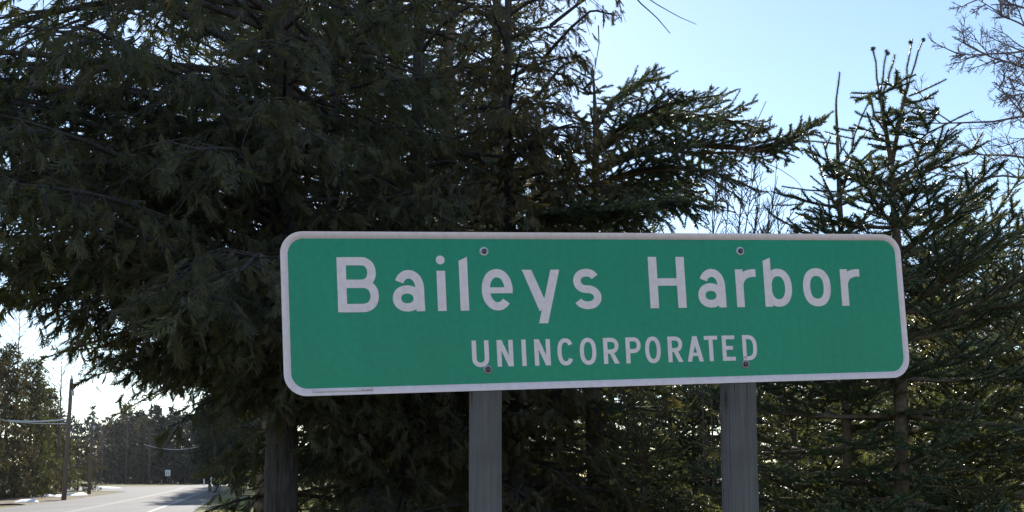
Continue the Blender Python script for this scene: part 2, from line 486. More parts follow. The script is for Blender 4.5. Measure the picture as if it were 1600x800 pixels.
class Letter:
    def __init__(self): self.mb, self.k = MB(), 0

    def depth(self):
        self.k += 1
        return -0.0005 - 0.00018 * self.k

    def stroke(self, pts, w, closed=False, w_end=None):
        p = np.array(pts, float)
        if closed: p = p[:-1] if np.allclose(p[0], p[-1]) else p
        k = len(p); y = self.depth()
        if closed: d0 = p - np.roll(p, 1, 0); d1 = np.roll(p, -1, 0) - p
        else:
            s_ = np.diff(p, axis=0); d0 = np.vstack([s_[:1], s_]); d1 = np.vstack([s_, s_[-1:]])
        n0 = np.stack([-d0[:, 1], d0[:, 0]], 1); n0 /= np.linalg.norm(n0, axis=1)[:, None]
        n1 = np.stack([-d1[:, 1], d1[:, 0]], 1); n1 /= np.linalg.norm(n1, axis=1)[:, None]
        nn = n0 + n1; nn /= (nn * n1).sum(1)[:, None]
        a, b = p + nn * w / 2, p - nn * w / 2
        v = np.concatenate([np.stack([a[:, 0], np.full(k, y), a[:, 1]], 1), np.stack([b[:, 0], np.full(k, y), b[:, 1]], 1)])
        i = np.arange(k if closed else k - 1); j = (i + 1) % k
        self.mb.add(v, q=np.stack([i, k + i, k + j, j], 1))

    def poly(self, pts):
        y = self.depth()
        self.mb.add([(a, y, b) for a, b in pts], t=[(0, i, i + 1) for i in range(1, len(pts) - 1)])

    def disc(self, cx, cy, r):
        self.poly([(cx + r * math.cos(t), cy + r * math.sin(t)) for t in np.linspace(0, 2 * math.pi, 25)[:-1]])


def draw(ch, x0, x1, yb, yt, s):
    """ch inside the box x0..x1, yb..yt (the x-height box for small letters), stroke s."""
    L = Letter(); W, H = x1 - x0, yt - yb; h = s / 2; cx, cy = (x0 + x1) / 2, (yb + yt) / 2
    sh = s * 0.9                                       # flat strokes a little thinner
    if ch == 'B':
        L.poly([(x0, yb), (x0 + s, yb), (x0 + s, yt), (x0, yt)])
        ym = yb + H * 0.515
        r1 = (yt - sh / 2 - ym) / 2; xr = x1 - W * 0.055
        L.stroke([(x0 + h, yt - sh / 2), (xr - h - r1 * 0.95, yt - sh / 2)] + arc(xr - h - r1 * 0.95, ym + r1, r1 * 0.95, r1, 89, -89) + [(x0 + h, ym)], s * 0.94)
        r2 = (ym - yb - sh / 2) / 2
        L.stroke([(x0 + h, ym), (x1 - h - r2, ym)] + arc(x1 - h - r2, yb + sh / 2 + r2, r2, r2, 89, -89) + [(x0 + h, yb + sh / 2)], s * 0.94)
    elif ch == 'a':
        rx = W * 0.48 - h; ry = H * 0.36; tcx = x1 - h - rx
        L.stroke(arc(tcx, yt - sh / 2 - ry, rx, ry, 152, 0, e=2.1) + [(x1 - h + W * 0.01, yb)], s * 0.95)
        brx, bry = W * 0.45 - h * 0.9, H * 0.315 - sh / 2
        L.stroke(arc(x0 + h * 0.95 + brx, yb + sh / 2 + bry, brx, bry, 0, 360, 40, 2.15), s * 0.92, True)
    elif ch in 'il':
        if ch == 'i': L.poly([(x0, yb), (x1, yb), (x1, yt), (x0, yt)])
        else: L.poly([(x0, yb), (x1, yb), (x1, yt), (x0, yt - 0.012)])
    elif ch == 'e':
        rx, ry = W / 2 - h, H / 2 - sh / 2; yc = yb + H * 0.485
        L.stroke(arc(cx, cy, rx, ry, -3, 318, 44, 2.1), s * 0.94)
        L.poly([(x0 + h, yc - sh * 0.38), (x1 - 0.001, yc - sh * 0.38), (x1 - 0.0005, yc + sh * 0.38), (x0 + h, yc + sh * 0.38)])
    elif ch == 'y':
        yd = yb - 0.0398; ws = s * 1.03
        xb = x0 + W * 0.39                              # left end of the tail's foot
        L.poly([(xb, yd), (xb + ws, yd), (x1, yt), (x1 - ws, yt)])
        k = (yt - (yb - 0.0)) / (yt - yd)
        vx = x0 + W * 0.42
        L.poly([(vx, yb - 0.004), (vx + ws * 1.02, yb + 0.004), (x0 + ws * 1.05, yt), (x0, yt)])
    elif ch == 's':
        rx, r1, r2 = W / 2 - h, H * 0.25 - sh * 0.235, H * 0.25 - sh * 0.265
        t = arc(cx - W * 0.01, yt - sh / 2 - r1, rx * 0.93, r1, 28, 268, 26, 2.1)
        u = arc(cx, yb + sh / 2 + r2, rx, r2, 88, -156, 26, 2.1)
        L.stroke(t + u, s * 0.92)
    elif ch == 'H':
        L.poly([(x0, yb), (x0 + s, yb), (x0 + s, yt), (x0, yt)]); L.poly([(x1 - s, yb), (x1, yb), (x1, yt), (x1 - s, yt)])
        L.poly([(x0 + h, cy - sh * .42), (x1 - h, cy - sh * .42), (x1 - h, cy + sh * .52), (x0 + h, cy + sh * .52)])
    elif ch == 'r':
        L.poly([(x0, yb), (x0 + s, yb), (x0 + s, yt - .001), (x0, yt - .001)])
        L.stroke(bez((x0 + s * .55, yb + H * .62), (x0 + s * .85, yt - h * .85), (x1 - .002, yt - h * 1.0)), s * 0.94)
    elif ch == 'b':
        top = yb + 0.1525
        L.poly([(x0, yb), (x0 + s, yb), (x0 + s, top), (x0, top - 0.010)])
        L.stroke(arc(cx, cy, W / 2 - h, H / 2 - sh / 2, 0, 360, 44, 2.2), s * 0.93, True)
    elif ch in 'oO':
        L.stroke(arc(cx, cy, W / 2 - h, H / 2 - sh / 2, 0, 360, 48, 2.3), s * 0.95, True)
    elif ch == 'U':
        r = W / 2 - h
        L.stroke([(x0 + h, yt)] + arc(cx, yb + h + r, r, r, 180, 360, 24, 2.1) + [(x1 - h, yt)], s)
    elif ch == 'N':
        L.poly([(x0, yb), (x0 + s, yb), (x0 + s, yt), (x0, yt)]); L.poly([(x1 - s, yb), (x1, yb), (x1, yt), (x1 - s, yt)])
        L.poly([(x1 - s * 1.12, yb), (x1, yb), (x0 + s * 1.12, yt), (x0, yt)])
    elif ch == 'I':
        L.poly([(x0, yb), (x1, yb), (x1, yt), (x0, yt)])
    elif ch == 'C':
        L.stroke(arc(cx, cy, W / 2 - h, H / 2 - sh / 2, 33, 327, 44, 2.4), s * 0.95)
    elif ch in 'RP':
        L.poly([(x0, yb), (x0 + s, yb), (x0 + s, yt), (x0, yt)])
        ym = yb + H * 0.47; r1 = (yt - sh / 2 - ym) / 2
        L.stroke([(x0 + h, yt - sh / 2), (x1 - h - r1, yt - sh / 2)] + arc(x1 - h - r1, ym + r1, r1, r1, 89, -89, 18) + [(x0 + h, ym)], s * 0.93)
        if ch == 'R': L.poly([(x1 - s * 1.1, yb), (x1 + .0005, yb), (x0 + W * .62, ym + .001), (x0 + W * .62 - s * 1.05, ym + .001)])
    elif ch == 'A':
        L.poly([(x0, yb), (x0 + s * 1.05, yb), (cx + s * .55, yt), (cx - s * .55, yt)])
        L.poly([(x1 - s * 1.05, yb), (x1, yb), (cx + s * .55, yt), (cx - s * .55, yt)])
        y = yb + H * .22; L.poly([(x0 + W * .2, y), (x1 - W * .2, y), (x1 - W * .24, y + sh * .85), (x0 + W * .24, y + sh * .85)])
    elif ch == 'T':
        L.poly([(cx - h, yb), (cx + h, yb), (cx + h, yt), (cx - h, yt)]); L.poly([(x0, yt - sh), (x1, yt - sh), (x1, yt), (x0, yt)])
    elif ch == 'E':
        L.poly([(x0, yb), (x0 + s, yb), (x0 + s, yt), (x0, yt)])
        for y0, xe in ((yb, x1), (cy - sh * .45, x1 - W * .16), (yt - sh, x1 - W * .02)):
            L.poly([(x0 + h, y0), (xe, y0), (xe, y0 + sh), (x0 + h, y0 + sh)])
    elif ch == 'D':
        r = W * .5
        L.stroke([(x0 + h, yb + sh / 2), (x0 + h, yt - sh / 2), (x1 - h - r, yt - sh / 2)] + arc(x1 - h - r, cy, r, H / 2 - sh / 2, 89, -89, 24, 2.5) + [(x0 + h, yb + sh / 2), (x0 + h, yb + sh)], s * 0.95)
    o = L.mb.build("letter", M["letter"], panel)
    return o


YB, XH, CAP = 0.001, 0.1183, 0.1555
BIG = [('B', -.8072, -.6932, CAP, .0250), ('a', -.6555, -.5655, XH, .0255), ('i', -.5288, -.5040, XH - .002, .0), ('l', -.4640, -.4392, .157, .0),
       ('e', -.4010, -.3090, XH + .002, .0255), ('y', -.2801, -.1674, XH, .0262), ('s', -.1292, -.0422, XH + .002, .0250), ('H', .1079, .2226, CAP + .0005, .0268),
       ('a', .2617, .3515, XH, .0255), ('r', .3862, .4559, XH, .0252), ('b', .4800, .5731, XH, .0250), ('o', .6095, .7050, XH + .001, .0255), ('r', .7395, .8090, XH - .001, .0252)]
for ch, a0, a1, yt, s in BIG:
    o = draw(ch, a0, a1, YB, yt, s)
    if ch == 'i':
        L = Letter(); L.disc(-.5165, .1475, .0128)
        L.mb.build("letter_dot", M["letter"], panel)
for ch, a0, a1 in (('U', -.4372, -.3880), ('N', -.3645, -.3172), ('I', -.292, -.2791), ('N', -.2545, -.207), ('C', -.1860, -.1373), ('O', -.1186, -.068), ('R', -.0465, .0009),
                   ('P', .0225, .0696), ('O', .0825, .1316), ('R', .1541, .2004), ('A', .2146, .2661), ('T', .2704, .3133), ('E', .328, .3697), ('D', .3941, .4418)):
    rd = 0.0012 if ch in 'CO' else 0
    draw(ch, a0, a1, -.1615 - rd, -.0850 + rd, .0130)


def bolt(u, v_, wm, seed):
    m = MB(); n = 20
    a = np.linspace(0, 2 * math.pi, n, endpoint=False)
    ring = lambda r, y: np.stack([u + r * np.cos(a), np.full(n, y), v_ + r * np.sin(a)], 1)
    m.add(np.concatenate([ring(.0132, .0002), ring(.0130, -.0026), ring(.0115, -.0034), ring(.0062, -.0034)]),
          q=[(k * n + i, k * n + (i + 1) % n, (k + 1) * n + (i + 1) % n, (k + 1) * n + i) for k in range(3) for i in range(n)])
    w = m.build("washer", wm, panel)
    m = MB(); n6 = 6
    a6 = np.linspace(0, 2 * math.pi, n6, endpoint=False) + seed
    rg6 = lambda r, y: np.stack([u + r * np.cos(a6), np.full(n6, y), v_ + r * np.sin(a6)], 1)
    m.add(np.concatenate([rg6(.0080, -.0033), rg6(.0080, -.0085), rg6(.0066, -.0100), [[u, -.0100, v_]]]),
          t=[(12 + i, 12 + (i + 1) % 6, 18) for i in range(6)], q=[(k * 6 + i, k * 6 + (i + 1) % 6, (k + 1) * 6 + (i + 1) % 6, (k + 1) * 6 + i) for k in range(2) for i in range(6)])
    m.build("bolt", M["steel"], panel)


bolt(-.3889, .1721, M["washer"], .2); bolt(.4074, .1735, M["washer"], .9)
bolt(-.3938, -.1691, M["washer_dirty"], .5); bolt(.3997, -.1733, M["washer_dirty"], .1)


def sign_post(xc, a, tilt, label):
    m = MB(); c = 0.005; h = a / 2
    prof = [(-h + c, -h), (h - c, -h), (h, -h + c), (h, h - c), (h - c, h), (-h + c, h), (-h, h - c), (-h, -h + c)]
    zs = np.linspace(-0.4, SZ + 0.18, 14); n = len(prof); rg = np.random.default_rng(int(abs(xc) * 1000))
    v = []
    for z in zs:
        wob = rg.normal(0, 0.0006, 2)
        v += [(x + wob[0] + tilt * (z - SZ), y + wob[1], z) for x, y in prof]
    q = [(k * n + i, k * n + (i + 1) % n, (k + 1) * n + (i + 1) % n, (k + 1) * n + i) for k in range(len(zs) - 1) for i in range(n)]
    v.append((tilt * .18, 0, zs[-1] + .001)); top = (len(zs) - 1) * n
    m.add(v, t=[(top + i, top + (i + 1) % n, len(v) - 1) for i in range(n)], q=q)
    o = m.build("post", M["post"], sign)
    o.location = (xc, 0.0036 + h + 0.0007, 0)
    return tag(o, label)


sign_post(-.383, .0815, 0.0, "grey weathered wooden post at left")
sign_post(.4035, .084, 0.0, "grey weathered wooden post at right with darker stain")

# ------------------------------------------------------------------ foliage templates (axis +Z, unit length)
def tpl_shoot(n, nl, nw, seed, stem=0.0028, ang=52, L=0.10, flat=0.75):
    """A piece of spruce twig L long with n needles of length nl; given in units of L along z, metres across."""
    rg = np.random.default_rng(seed); v, t = [], []
    for k in range(3):
        a = k * 2.094
        v += [(stem * math.cos(a), stem * math.sin(a), -0.03), (stem * .8 * math.cos(a), stem * .8 * math.sin(a), 1.03)]
    for k in range(3 if stem else 0):
        b, c = 2 * k, 2 * ((k + 1) % 3); t += [(b, c, c + 1), (b, c + 1, b + 1)]
    for i in range(n):
        z = (i + rg.uniform(0, 1)) / n; a = i * 2.39996 + rg.normal(0, .3)
        e = R(ang + rg.normal(0, 9)); l = nl * rg.uniform(.8, 1.15)
        o = np.array([math.cos(a), math.sin(a) * flat, 0]); tg = np.array([-math.sin(a), math.cos(a), 0])
        p = o * stem * .8 + np.array([0, 0, z])
        d = o * math.sin(e) * l + np.array([0, 0, math.cos(e) * l / L])
        w = tg * nw / 2
        b = len(v); v += [p - w * .7, p + w * .7, p + d * .55 + w, p + d]
        t += [(b, b + 1, b + 2), (b, b + 2, b + 3)] if nw < .0035 and False else [(b, b + 1, b + 3)]
    return np.array(v, float), np.array(t)


def tpl_spray(n, seed, w=0.009, wide=0.42, subs=True, single=False):
    """A flat fan of cedar scale branchlets hanging along +Z, about one unit long; plane x-z."""
    rg = np.random.default_rng(seed); v, t = [], []

    def leaf(p, d, l, wd, y=0.0):
        d = np.array(d) / np.linalg.norm(d); s = np.array([-d[2], 0, d[0]])
        p = np.array(p); b = len(v); nb = np.array([0, rg.normal(0, .05), 0])
        v.extend([p, p + d * l * .55 + s * wd + nb * .5, p + d * l + nb, p + d * l * .5 - s * wd + nb * .5])
        t.extend([(b, b + 1, b + 2), (b, b + 2, b + 3)])
    leaf((0, 0, 0), (0, 0, 1), 1.0, w * 1.6)
    for i in range(n):
        z = 0.06 + 0.8 * i / n; sd = 1 if i % 2 else -1
        l = wide * (0.55 + 0.75 * math.sin(math.pi * min(1, .25 + z * .75))) * rg.uniform(.75, 1.15)
        d = (sd * rg.uniform(.55, .9), 0, 1)
        if single:
            dd = np.array(d) / np.linalg.norm(d); sd_ = np.array([-dd[2], 0, dd[0]]) * w * 2.2; b = len(v); q = np.array([0, 0, z])
            v.extend([q - sd_, q + sd_, q + dd * l + [0, rg.normal(0, .06), 0]]); t.append((b, b + 1, b + 2))
        else: leaf((0, 0, z), d, l, w * 2.0)
        if subs:
            dd = np.array(d) / np.linalg.norm(d)
            for f_, s2 in ((.35, 1), (.6, -1)):
                q = np.array([0, 0, z]) + dd * l * f_
                a = math.atan2(dd[0], dd[2]) + s2 * .55
                e = np.array([math.sin(a), 0, math.cos(a)]); b = len(v); sd_ = np.array([-e[2], 0, e[0]]) * w * 1.3
                v.extend([q - sd_, q + sd_, q + e * l * .5 + [0, rg.normal(0, .03), 0]]); t.append((b, b + 1, b + 2))
    v_ = np.array(v); c1, c2, c3 = rg.uniform(-.45, .45), rg.uniform(-.3, .3), rg.uniform(-.5, .5)
    v_[:, 1] += c1 * v_[:, 2] ** 2 + c3 * v_[:, 0] ** 2 * 1.6; v_[:, 0] += c2 * v_[:, 2] ** 2
    return v_, np.array(t)


def tpl_tuft(n, seed, w=0.16, spread=0.4):
    rg = np.random.default_rng(seed); v, t = [], []
    for i in range(n):
        p = np.array([rg.normal(0, .12), rg.normal(0, .12), rg.uniform(0, .8)])
        d = np.array([rg.normal(0, spread), rg.normal(0, spread), rg.uniform(.2, .6)])
        s = rg.normal(0, 1, 3); s -= d * (s @ d) / (d @ d); s *= w / np.linalg.norm(s)
        b = len(v); v += [p, p + d * .5 + s, p + d, p + d * .5 - s]; t += [(b, b + 1, b + 2), (b, b + 2, b + 3)]
    return np.array(v), np.array(t)


SH_HI = [tpl_shoot(32, .0190, .0085, s, stem=.0045) for s in range(4)]
SH_LEAD = [tpl_shoot(64, .0165, .0050, s + 9, stem=.0055, ang=50, flat=1.0) for s in range(3)]
SH_MID = [tpl_shoot(20, .022, .0115, s + 20, stem=.004) for s in range(4)]
SH_BOUGH = [tpl_shoot(22, .025, .0145, s + 60, stem=.004) for s in range(4)]
SH_LOW = [tpl_shoot(16, .028, .0150, s + 30, stem=.005) for s in range(4)]
SH_BG = [tpl_shoot(15, .065, .0300, s + 35, stem=0, L=.25) for s in range(4)]
SPRAY = [tpl_spray(9, s, w=.0170, wide=.28 + .03 * (s % 5)) for s in range(10)]
SPRAY_LO = [tpl_spray(13, s + 7, w=.0195, wide=.24 + .04 * (s % 5), subs=False, single=True) for s in range(10)]
TUFT = [tpl_tuft(7, s) for s in range(4)]
TUFT_HI = [tpl_tuft(11, s + 5, w=.10, spread=.42) for s in range(4)]


def put(mb, tpls, pos, ax, rg, sxy=1.0, sz=None, roll=None):
    pos, ax = np.asarray(pos, float), np.asarray(ax, float)
    if not len(pos): return
    ln = np.linalg.norm(ax, axis=1) if sz is None else sz
    rl = rg.uniform(0, 2 * math.pi, len(pos)) if roll is None else roll
    pick = rg.integers(0, len(tpls), len(pos)); sx = np.broadcast_to(np.asarray(sxy, float), (len(pos),))
    for k, (tv, tt) in enumerate(tpls):
        s = pick == k
        mb.scatter(tv, tt, pos[s], ax[s], rl[s], ln[s], sx[s])


def path_at(p, t):
    """Points at parameters t in 0..1 along polyline p."""
    p = np.asarray(p); x = np.asarray(t) * (len(p) - 1); i = np.clip(x.astype(int), 0, len(p) - 2)
    return p[i] + (p[i + 1] - p[i]) * (x - i)[..., None]


class Spruce:
    """Grows needled twigs: segs collects (origin, axis) pieces, wood collects tapered tubes."""

    def __init__(self, seed, seg=0.09):
        self.rg = np.random.default_rng(seed); self.seg = seg; self.o, self.a = [], []; self.wood = MB()

    def needles(self, pts, t0=0.0):
        pts = np.asarray(pts); L = np.linalg.norm(np.diff(pts, axis=0), axis=1).sum()
        n = max(1, int(round(L * (1 - t0) / self.seg)))
        t = np.linspace(t0, 1, n + 1); p = path_at(pts, t)
        self.o.append(p[:-1]); self.a.append(np.diff(p, axis=0))

    def twig(self, p, d, L, depth, up=0.0):
        """A side twig from p along d with its own side shoots."""
        rg = self.rg; d = d / np.linalg.norm(d); n = 4
        t = np.linspace(0, 1, n + 1)[:, None]
        pts = p + d * L * t + np.array([0, 0, 1.]) * (up * L * t * t) + rg.normal(0, .012, (n + 1, 3)) * L * t
        self.needles(pts)
        if depth and L > 0.16:
            hz = np.cross(d, (0, 0, 1.)); hz /= np.linalg.norm(hz) + 1e-9
            k = int(L / 0.075)
            for j in range(k):
                f = (j + .6 + rg.uniform(-.2, .2)) / (k + .3); s = 1 if j % 2 else -1
                l = min(L * .55 * (1.08 - f) + .05, .26) * rg.uniform(.7, 1.2)
                dd = d * .75 + hz * s * rg.uniform(.55, .85) + np.array([0, 0, rg.normal(up * .4, .18)])
                self.twig(path_at(pts, np.array([f]))[0], dd, l, depth - 1, up)

    def bough(self, pts, r0, first=0.12, side=0.45, maxside=0.6, gap=0.075, up=0.1, hang=0.0, depth=1):
        """A main branch along pts (root first): tube, needles and rows of side twigs."""
        rg = self.rg; pts = np.asarray(pts, float)
        t = np.linspace(0, 1, 8); P = path_at(pts, t)
        L = np.linalg.norm(np.diff(P, axis=0), axis=1).sum()
        (self.wood.tube(P, r0 * (1 - .82 * t) + .0015, 5, cap=False) if self.seg < .12 else self.wood.tube(P[::3] if len(P) % 3 == 1 else P[[0, 3, 7]], r0 * (1 - .82 * t[[0, 3, 7]]) + .0015, 3, cap=False))
        self.needles(P, max(first, .25))
        n = int(L * (1 - first) / gap)
        for j in range(n):
            f = first + (1 - first) * (j + rg.uniform(.1, .9)) / n
            c = path_at(P, np.array([f, min(1, f + .04)])); d = c[1] - c[0] if f < .96 else P[-1] - P[-2]
            d = d / (np.linalg.norm(d) + 1e-9)
            hz = np.cross(d, (0, 0, 1.)); hz /= np.linalg.norm(hz) + 1e-9
            s = 1 if j % 2 else -1
            l = min(side * L * (1 - f) + .10, maxside) * rg.uniform(.65, 1.2)
            dd = d * rg.uniform(.55, .85) + hz * s * rg.uniform(.5, .9) + np.array([0, 0, rg.normal(-hang, .16)])
            self.twig(c[0], dd, l, depth, up)

    def finish(self, name_root, tpls, mat, bark, sxy=1.0):
        o, a = np.concatenate(self.o), np.concatenate(self.a)
        m = MB(); put(m, tpls, o, a, self.rg, sxy)
        inv = -np.array(name_root.location)
        for k in range(len(m.v)): m.v[k] = m.v[k] + inv
        c = m.build("crown", mat, name_root); c["kind"] = "stuff"
        for k in range(len(self.wood.v)): self.wood.v[k] = self.wood.v[k] + inv
        self.wood.build("trunk", bark, name_root, smooth=True)
        return len(o)


def curve_branch(rg, p, azm, L, el0, curl, n=7, side=0.06):
    """Branch from p at azimuth azm: leaves at elevation el0 (deg) and bends by curl (deg) to its tip."""
    pts = [np.array(p, float)]; e = R(el0); a = azm
    for k in range(n):
        e += R(curl) / n; a += rg.normal(0, side)
        pts.append(pts[-1] + np.array([math.sin(a) * math.cos(e), math.cos(a) * math.cos(e), math.sin(e)]) * L / n)
    return np.array(pts)


def spruce_tree(name, base_, H, Rmax, seed, label, tpls, mat="spruce", group=None, z0=0.25, whorl=.27, top_el=48, low_el=-8, curl=14, side=.42, seg=.09, sxy=1.0,
                gap=.075, depth=1, r0=None, per=(4, 6), prof=.75, lean=(0, 0), leaders=True, azbias=None, cat="spruce tree"):
    root = empty(name, (base_[0], base_[1], 0), label, cat, group)
    S = Spruce(seed, seg); rg = S.rg; r0 = r0 or H * .014 + .01
    zt = np.linspace(0, 1, 14)
    tr = np.stack([base_[0] + lean[0] * zt ** 1.3 + rg.normal(0, .006, 14) * H * .3, base_[1] + lean[1] * zt ** 1.3 + rg.normal(0, .006, 14) * H * .3, H * zt - .05], 1)
    S.wood.tube(tr, r0 * (1 - zt) ** .85 + .004, 8)
    if leaders: S.needles(path_at(tr, np.linspace(.86, 1, 6)))
    z = H - whorl * .9
    while z > z0:
        f = (H - z) / H; p = path_at(tr, np.array([z / H]))[0]; a0 = rg.uniform(0, 6.28); k = rg.integers(per[0], per[1] + 1)
        for j in range(k):
            L = (Rmax * min(1, (f ** prof) * 1.12) + .12) * rg.uniform(.72, 1.15)
            if f > .85: L *= .8
            az_ = a0 + j * 6.283 / k + rg.normal(0, .2)
            e = top_el + (low_el - top_el) * min(1, f * 1.5) + rg.normal(0, 6)
            out = 2.2 if z > CAM_Z + .53 * base_[1] and base_[1] < 20 else 1.0      # thinner above the picture
            S.bough(curve_branch(rg, p + [0, 0, rg.uniform(-.08, .08)], az_, L, e, curl + rg.normal(0, 8)), .006 + .010 * L, side=side, gap=gap * out, depth=depth if L > .5 else 0, up=.12, hang=.05)
        z -= whorl * rg.uniform(.8, 1.2) * (0.75 + .5 * f)
    return root, S, tr


NSEG = {}
# ---- the two young spruces that stand up against the sky right of the sign
def young_fork():
    d = 6.0
    b = px(1402, 745, d)
    root = empty("young_spruce_tree", (b[0], b[1], 0), "young spruce with a forked top of several upright leaders, above the sign's right end", "spruce tree")
    S = Spruce(41, .085); rg = S.rg
    P = lambda x, y, dd=0.0: px(x, y, d + dd)
    trunk = np.array([[b[0], b[1], -.05], [b[0] + .01, b[1], 1.0], P(1406, 470), P(1400, 360), P(1393, 255)])
    S.wood.tube(path_at(trunk, np.linspace(0, 1, 12)), np.linspace(.055, .017, 12), 8)
    lead = [[P(1393, 255), P(1384, 205), P(1376, 150), P(1373, 142)], [P(1393, 258), P(1401, 215, .05), P(1410, 165, .1), P(1416, 140, .12)]]
    for L_ in lead:
        S.wood.tube(path_at(L_, np.linspace(0, 1, 6)), np.linspace(.015, .009, 6), 6); S.needles(path_at(L_, np.linspace(0, 1, 8)))
    lo, la = [], []
    tops = [[P(1374, 148), P(1370, 110), P(1363, 74)], [P(1375, 146), P(1381, 112), P(1386, 78)], [P(1377, 150), P(1388, 120, .1), P(1398, 86, .15)],
            [P(1416, 146, .12), P(1418, 105, .14), P(1425, 62, .16)], [P(1417, 143, .12), P(1431, 98, .1), P(1443, 60, .08)], [P(1415, 148, .12), P(1404, 140, .1), P(1399, 122, .1)],
            [P(1388, 215), P(1367, 180, -.1), P(1359, 148, -.2)], [P(1420, 150, .1), P(1448, 138, .1), P(1478, 124, .1)], [P(1414, 165, .1), P(1436, 158, .2), P(1463, 145, .3)],
            [P(1402, 232), P(1440, 222, -.1), P(1452, 200, -.15), P(1463, 168, -.2)], [P(1449, 208, -.15), P(1485, 190, -.2), P(1520, 174, -.3)],
            [P(1388, 195), P(1360, 185, .2), P(1336, 174, .3)], [P(1397, 262), P(1440, 240), P(1468, 236), P(1495, 240)]]
    for T in tops:
        n = max(3, int(np.linalg.norm(np.diff(np.array(T), axis=0), axis=1).sum() / .08)); p = path_at(T, np.linspace(0, 1, n + 1))
        p[1:-1] += rg.normal(0, .004, (n - 1, 3))
        lo.append(p[:-1]); la.append(np.diff(p, axis=0)); S.wood.tube(p, np.linspace(.006, .003, n + 1), 4, cap=False)
    for c in (P(1364, 74), P(1386, 78), P(1425, 62), P(1444, 60), P(1463, 168, -.2)):       # buds
        for k in range(2):
            v_ = rg.normal(0, .5, 3) + [0, 0, .6]; lo.append(c[None] - [0, 0, .02]); la.append((v_ / np.linalg.norm(v_) * .022)[None])
    # short laterals low on the leaders
    for L_ in lead + [tops[9]]:
        for f in np.linspace(.05, .95, 9):
            c = path_at(L_, np.array([f]))[0]; a = rg.uniform(0, 6.28)
            S.twig(c, np.array([math.cos(a), math.sin(a), rg.uniform(-.1, .35)]), rg.uniform(.12, .26), 1, .1)
    # whorls of boughs below the fork
    H0 = P(1393, 255)[2]; z = H0 - .14
    while z > .3:
        f = (H0 - z) / H0; c = path_at(trunk, np.array([min(.999, max(0, (z + .05) / (H0 + .05)) ** 1.0)]))[0]; c[2] = z
        a0 = rg.uniform(0, 6.28); k = rg.integers(4, 6)
        for j in range(k):
            L = (.42 + .85 * min(1, f * 2.6)) * rg.uniform(.75, 1.15)
            S.bough(curve_branch(rg, c, a0 + j * 6.283 / k + rg.normal(0, .2), L, 14 - 18 * min(1, f * 2.5) + rg.normal(0, 7), 16 + rg.normal(0, 8)), .007 + .009 * L, side=.45, gap=.07 if z > 2.6 else .13, up=.14)
        z -= rg.uniform(.19, .27) if z > 3.0 else rg.uniform(.13, .20) if z > 2.6 else rg.uniform(.2, .3)
    m = MB(); put(m, SH_LEAD, np.concatenate(lo), np.concatenate(la), rg)
    inv = -np.array(root.location)
    for k in range(len(m.v)): m.v[k] = m.v[k] + inv
    o = m.build("leader", M["spruce"], root); o["kind"] = "stuff"; tag(o, "upright needled leaders at the forked top")
    NSEG["fork"] = S.finish(root, SH_HI, M["spruce"], M["bark_spruce"], 1.45)


young_fork()


def young_single():
    d = 6.35
    b = px(1322, 745, d)
    root = empty("young_spruce_tree", (b[0], b[1], 0), "slender young spruce with one bare-tipped leader, left of the forked spruce", "spruce tree")
    S = Spruce(57, .085); rg = S.rg
    P = lambda x, y, dd=0.0: px(x, y, d + dd)
    trunk = np.array([[b[0], b[1], -.05], [b[0], b[1], 1.0], P(1319, 480), P(1314, 360), P(1310, 270), P(1308, 200), P(1306, 160), P(1312, 114)])
    tt = path_at(trunk, np.linspace(0, 1, 16)); S.wood.tube(tt, .036 * (1 - np.linspace(0, 1, 16)) ** 1.5 + .0035, 8)
    lo, la = [], []
    for T in ([P(1309, 215), P(1306, 185), P(1306, 160), P(1309, 140), P(1312, 113)], [P(1312, 265), P(1330, 240), P(1336, 205, -.1), P(1356, 163, -.15)],
              [P(1309, 268), P(1290, 250), P(1262, 232)], [P(1309, 225), P(1285, 222, .1), P(1250, 219, .2)], [P(1331, 228), P(1334, 215), P(1331, 200)], [P(1308, 265), P(1298, 252), P(1290, 240)],
              [P(1313, 300), P(1260, 297), P(1222, 291)], [P(1311, 206), P(1304, 200, -.05), P(1305, 198, -.08)]):
        n = max(3, int(np.linalg.norm(np.diff(np.array(T), axis=0), axis=1).sum() / .08)); p = path_at(T, np.linspace(0, 1, n + 1))
        lo.append(p[:-1]); la.append(np.diff(p, axis=0)); S.wood.tube(p, np.linspace(.006, .003, n + 1), 4, cap=False)
    for f in np.linspace(.0, 1, 7):
        c = path_at([P(1312, 265), P(1330, 240), P(1336, 205, -.1)], np.array([f]))[0]; a = rg.uniform(0, 6.28)
        S.twig(c, np.array([math.cos(a), math.sin(a), .3]), rg.uniform(.1, .2), 0, .1)
    H0 = P(1310, 278)[2]; z = H0
    while z > .3:
        f = (H0 - z) / H0; c = P(1310 + 12 * min(1, f * 1.5), 500); c[2] = z
        a0 = rg.uniform(0, 6.28); k = rg.integers(4, 6)
        for j in range(k):
            L = (.28 + .75 * min(1, f * 2.4)) * rg.uniform(.75, 1.15)
            S.bough(curve_branch(rg, c, a0 + j * 6.283 / k + rg.normal(0, .2), L, 30 - 32 * min(1, f * 2) + rg.normal(0, 7), 14 + rg.normal(0, 8)), .006 + .009 * L, side=.45, gap=.075 if z > 2.6 else .13, up=.12)
        z -= rg.uniform(.16, .24)
    m = MB(); put(m, SH_LEAD, np.concatenate(lo), np.concatenate(la), rg)
    inv = -np.array(root.location)
    for k in range(len(m.v)): m.v[k] = m.v[k] + inv
    o = m.build("leader", M["spruce"], root); o["kind"] = "stuff"
    NSEG["single"] = S.finish(root, SH_HI, M["spruce"], M["bark_spruce"], 1.2)


young_single()

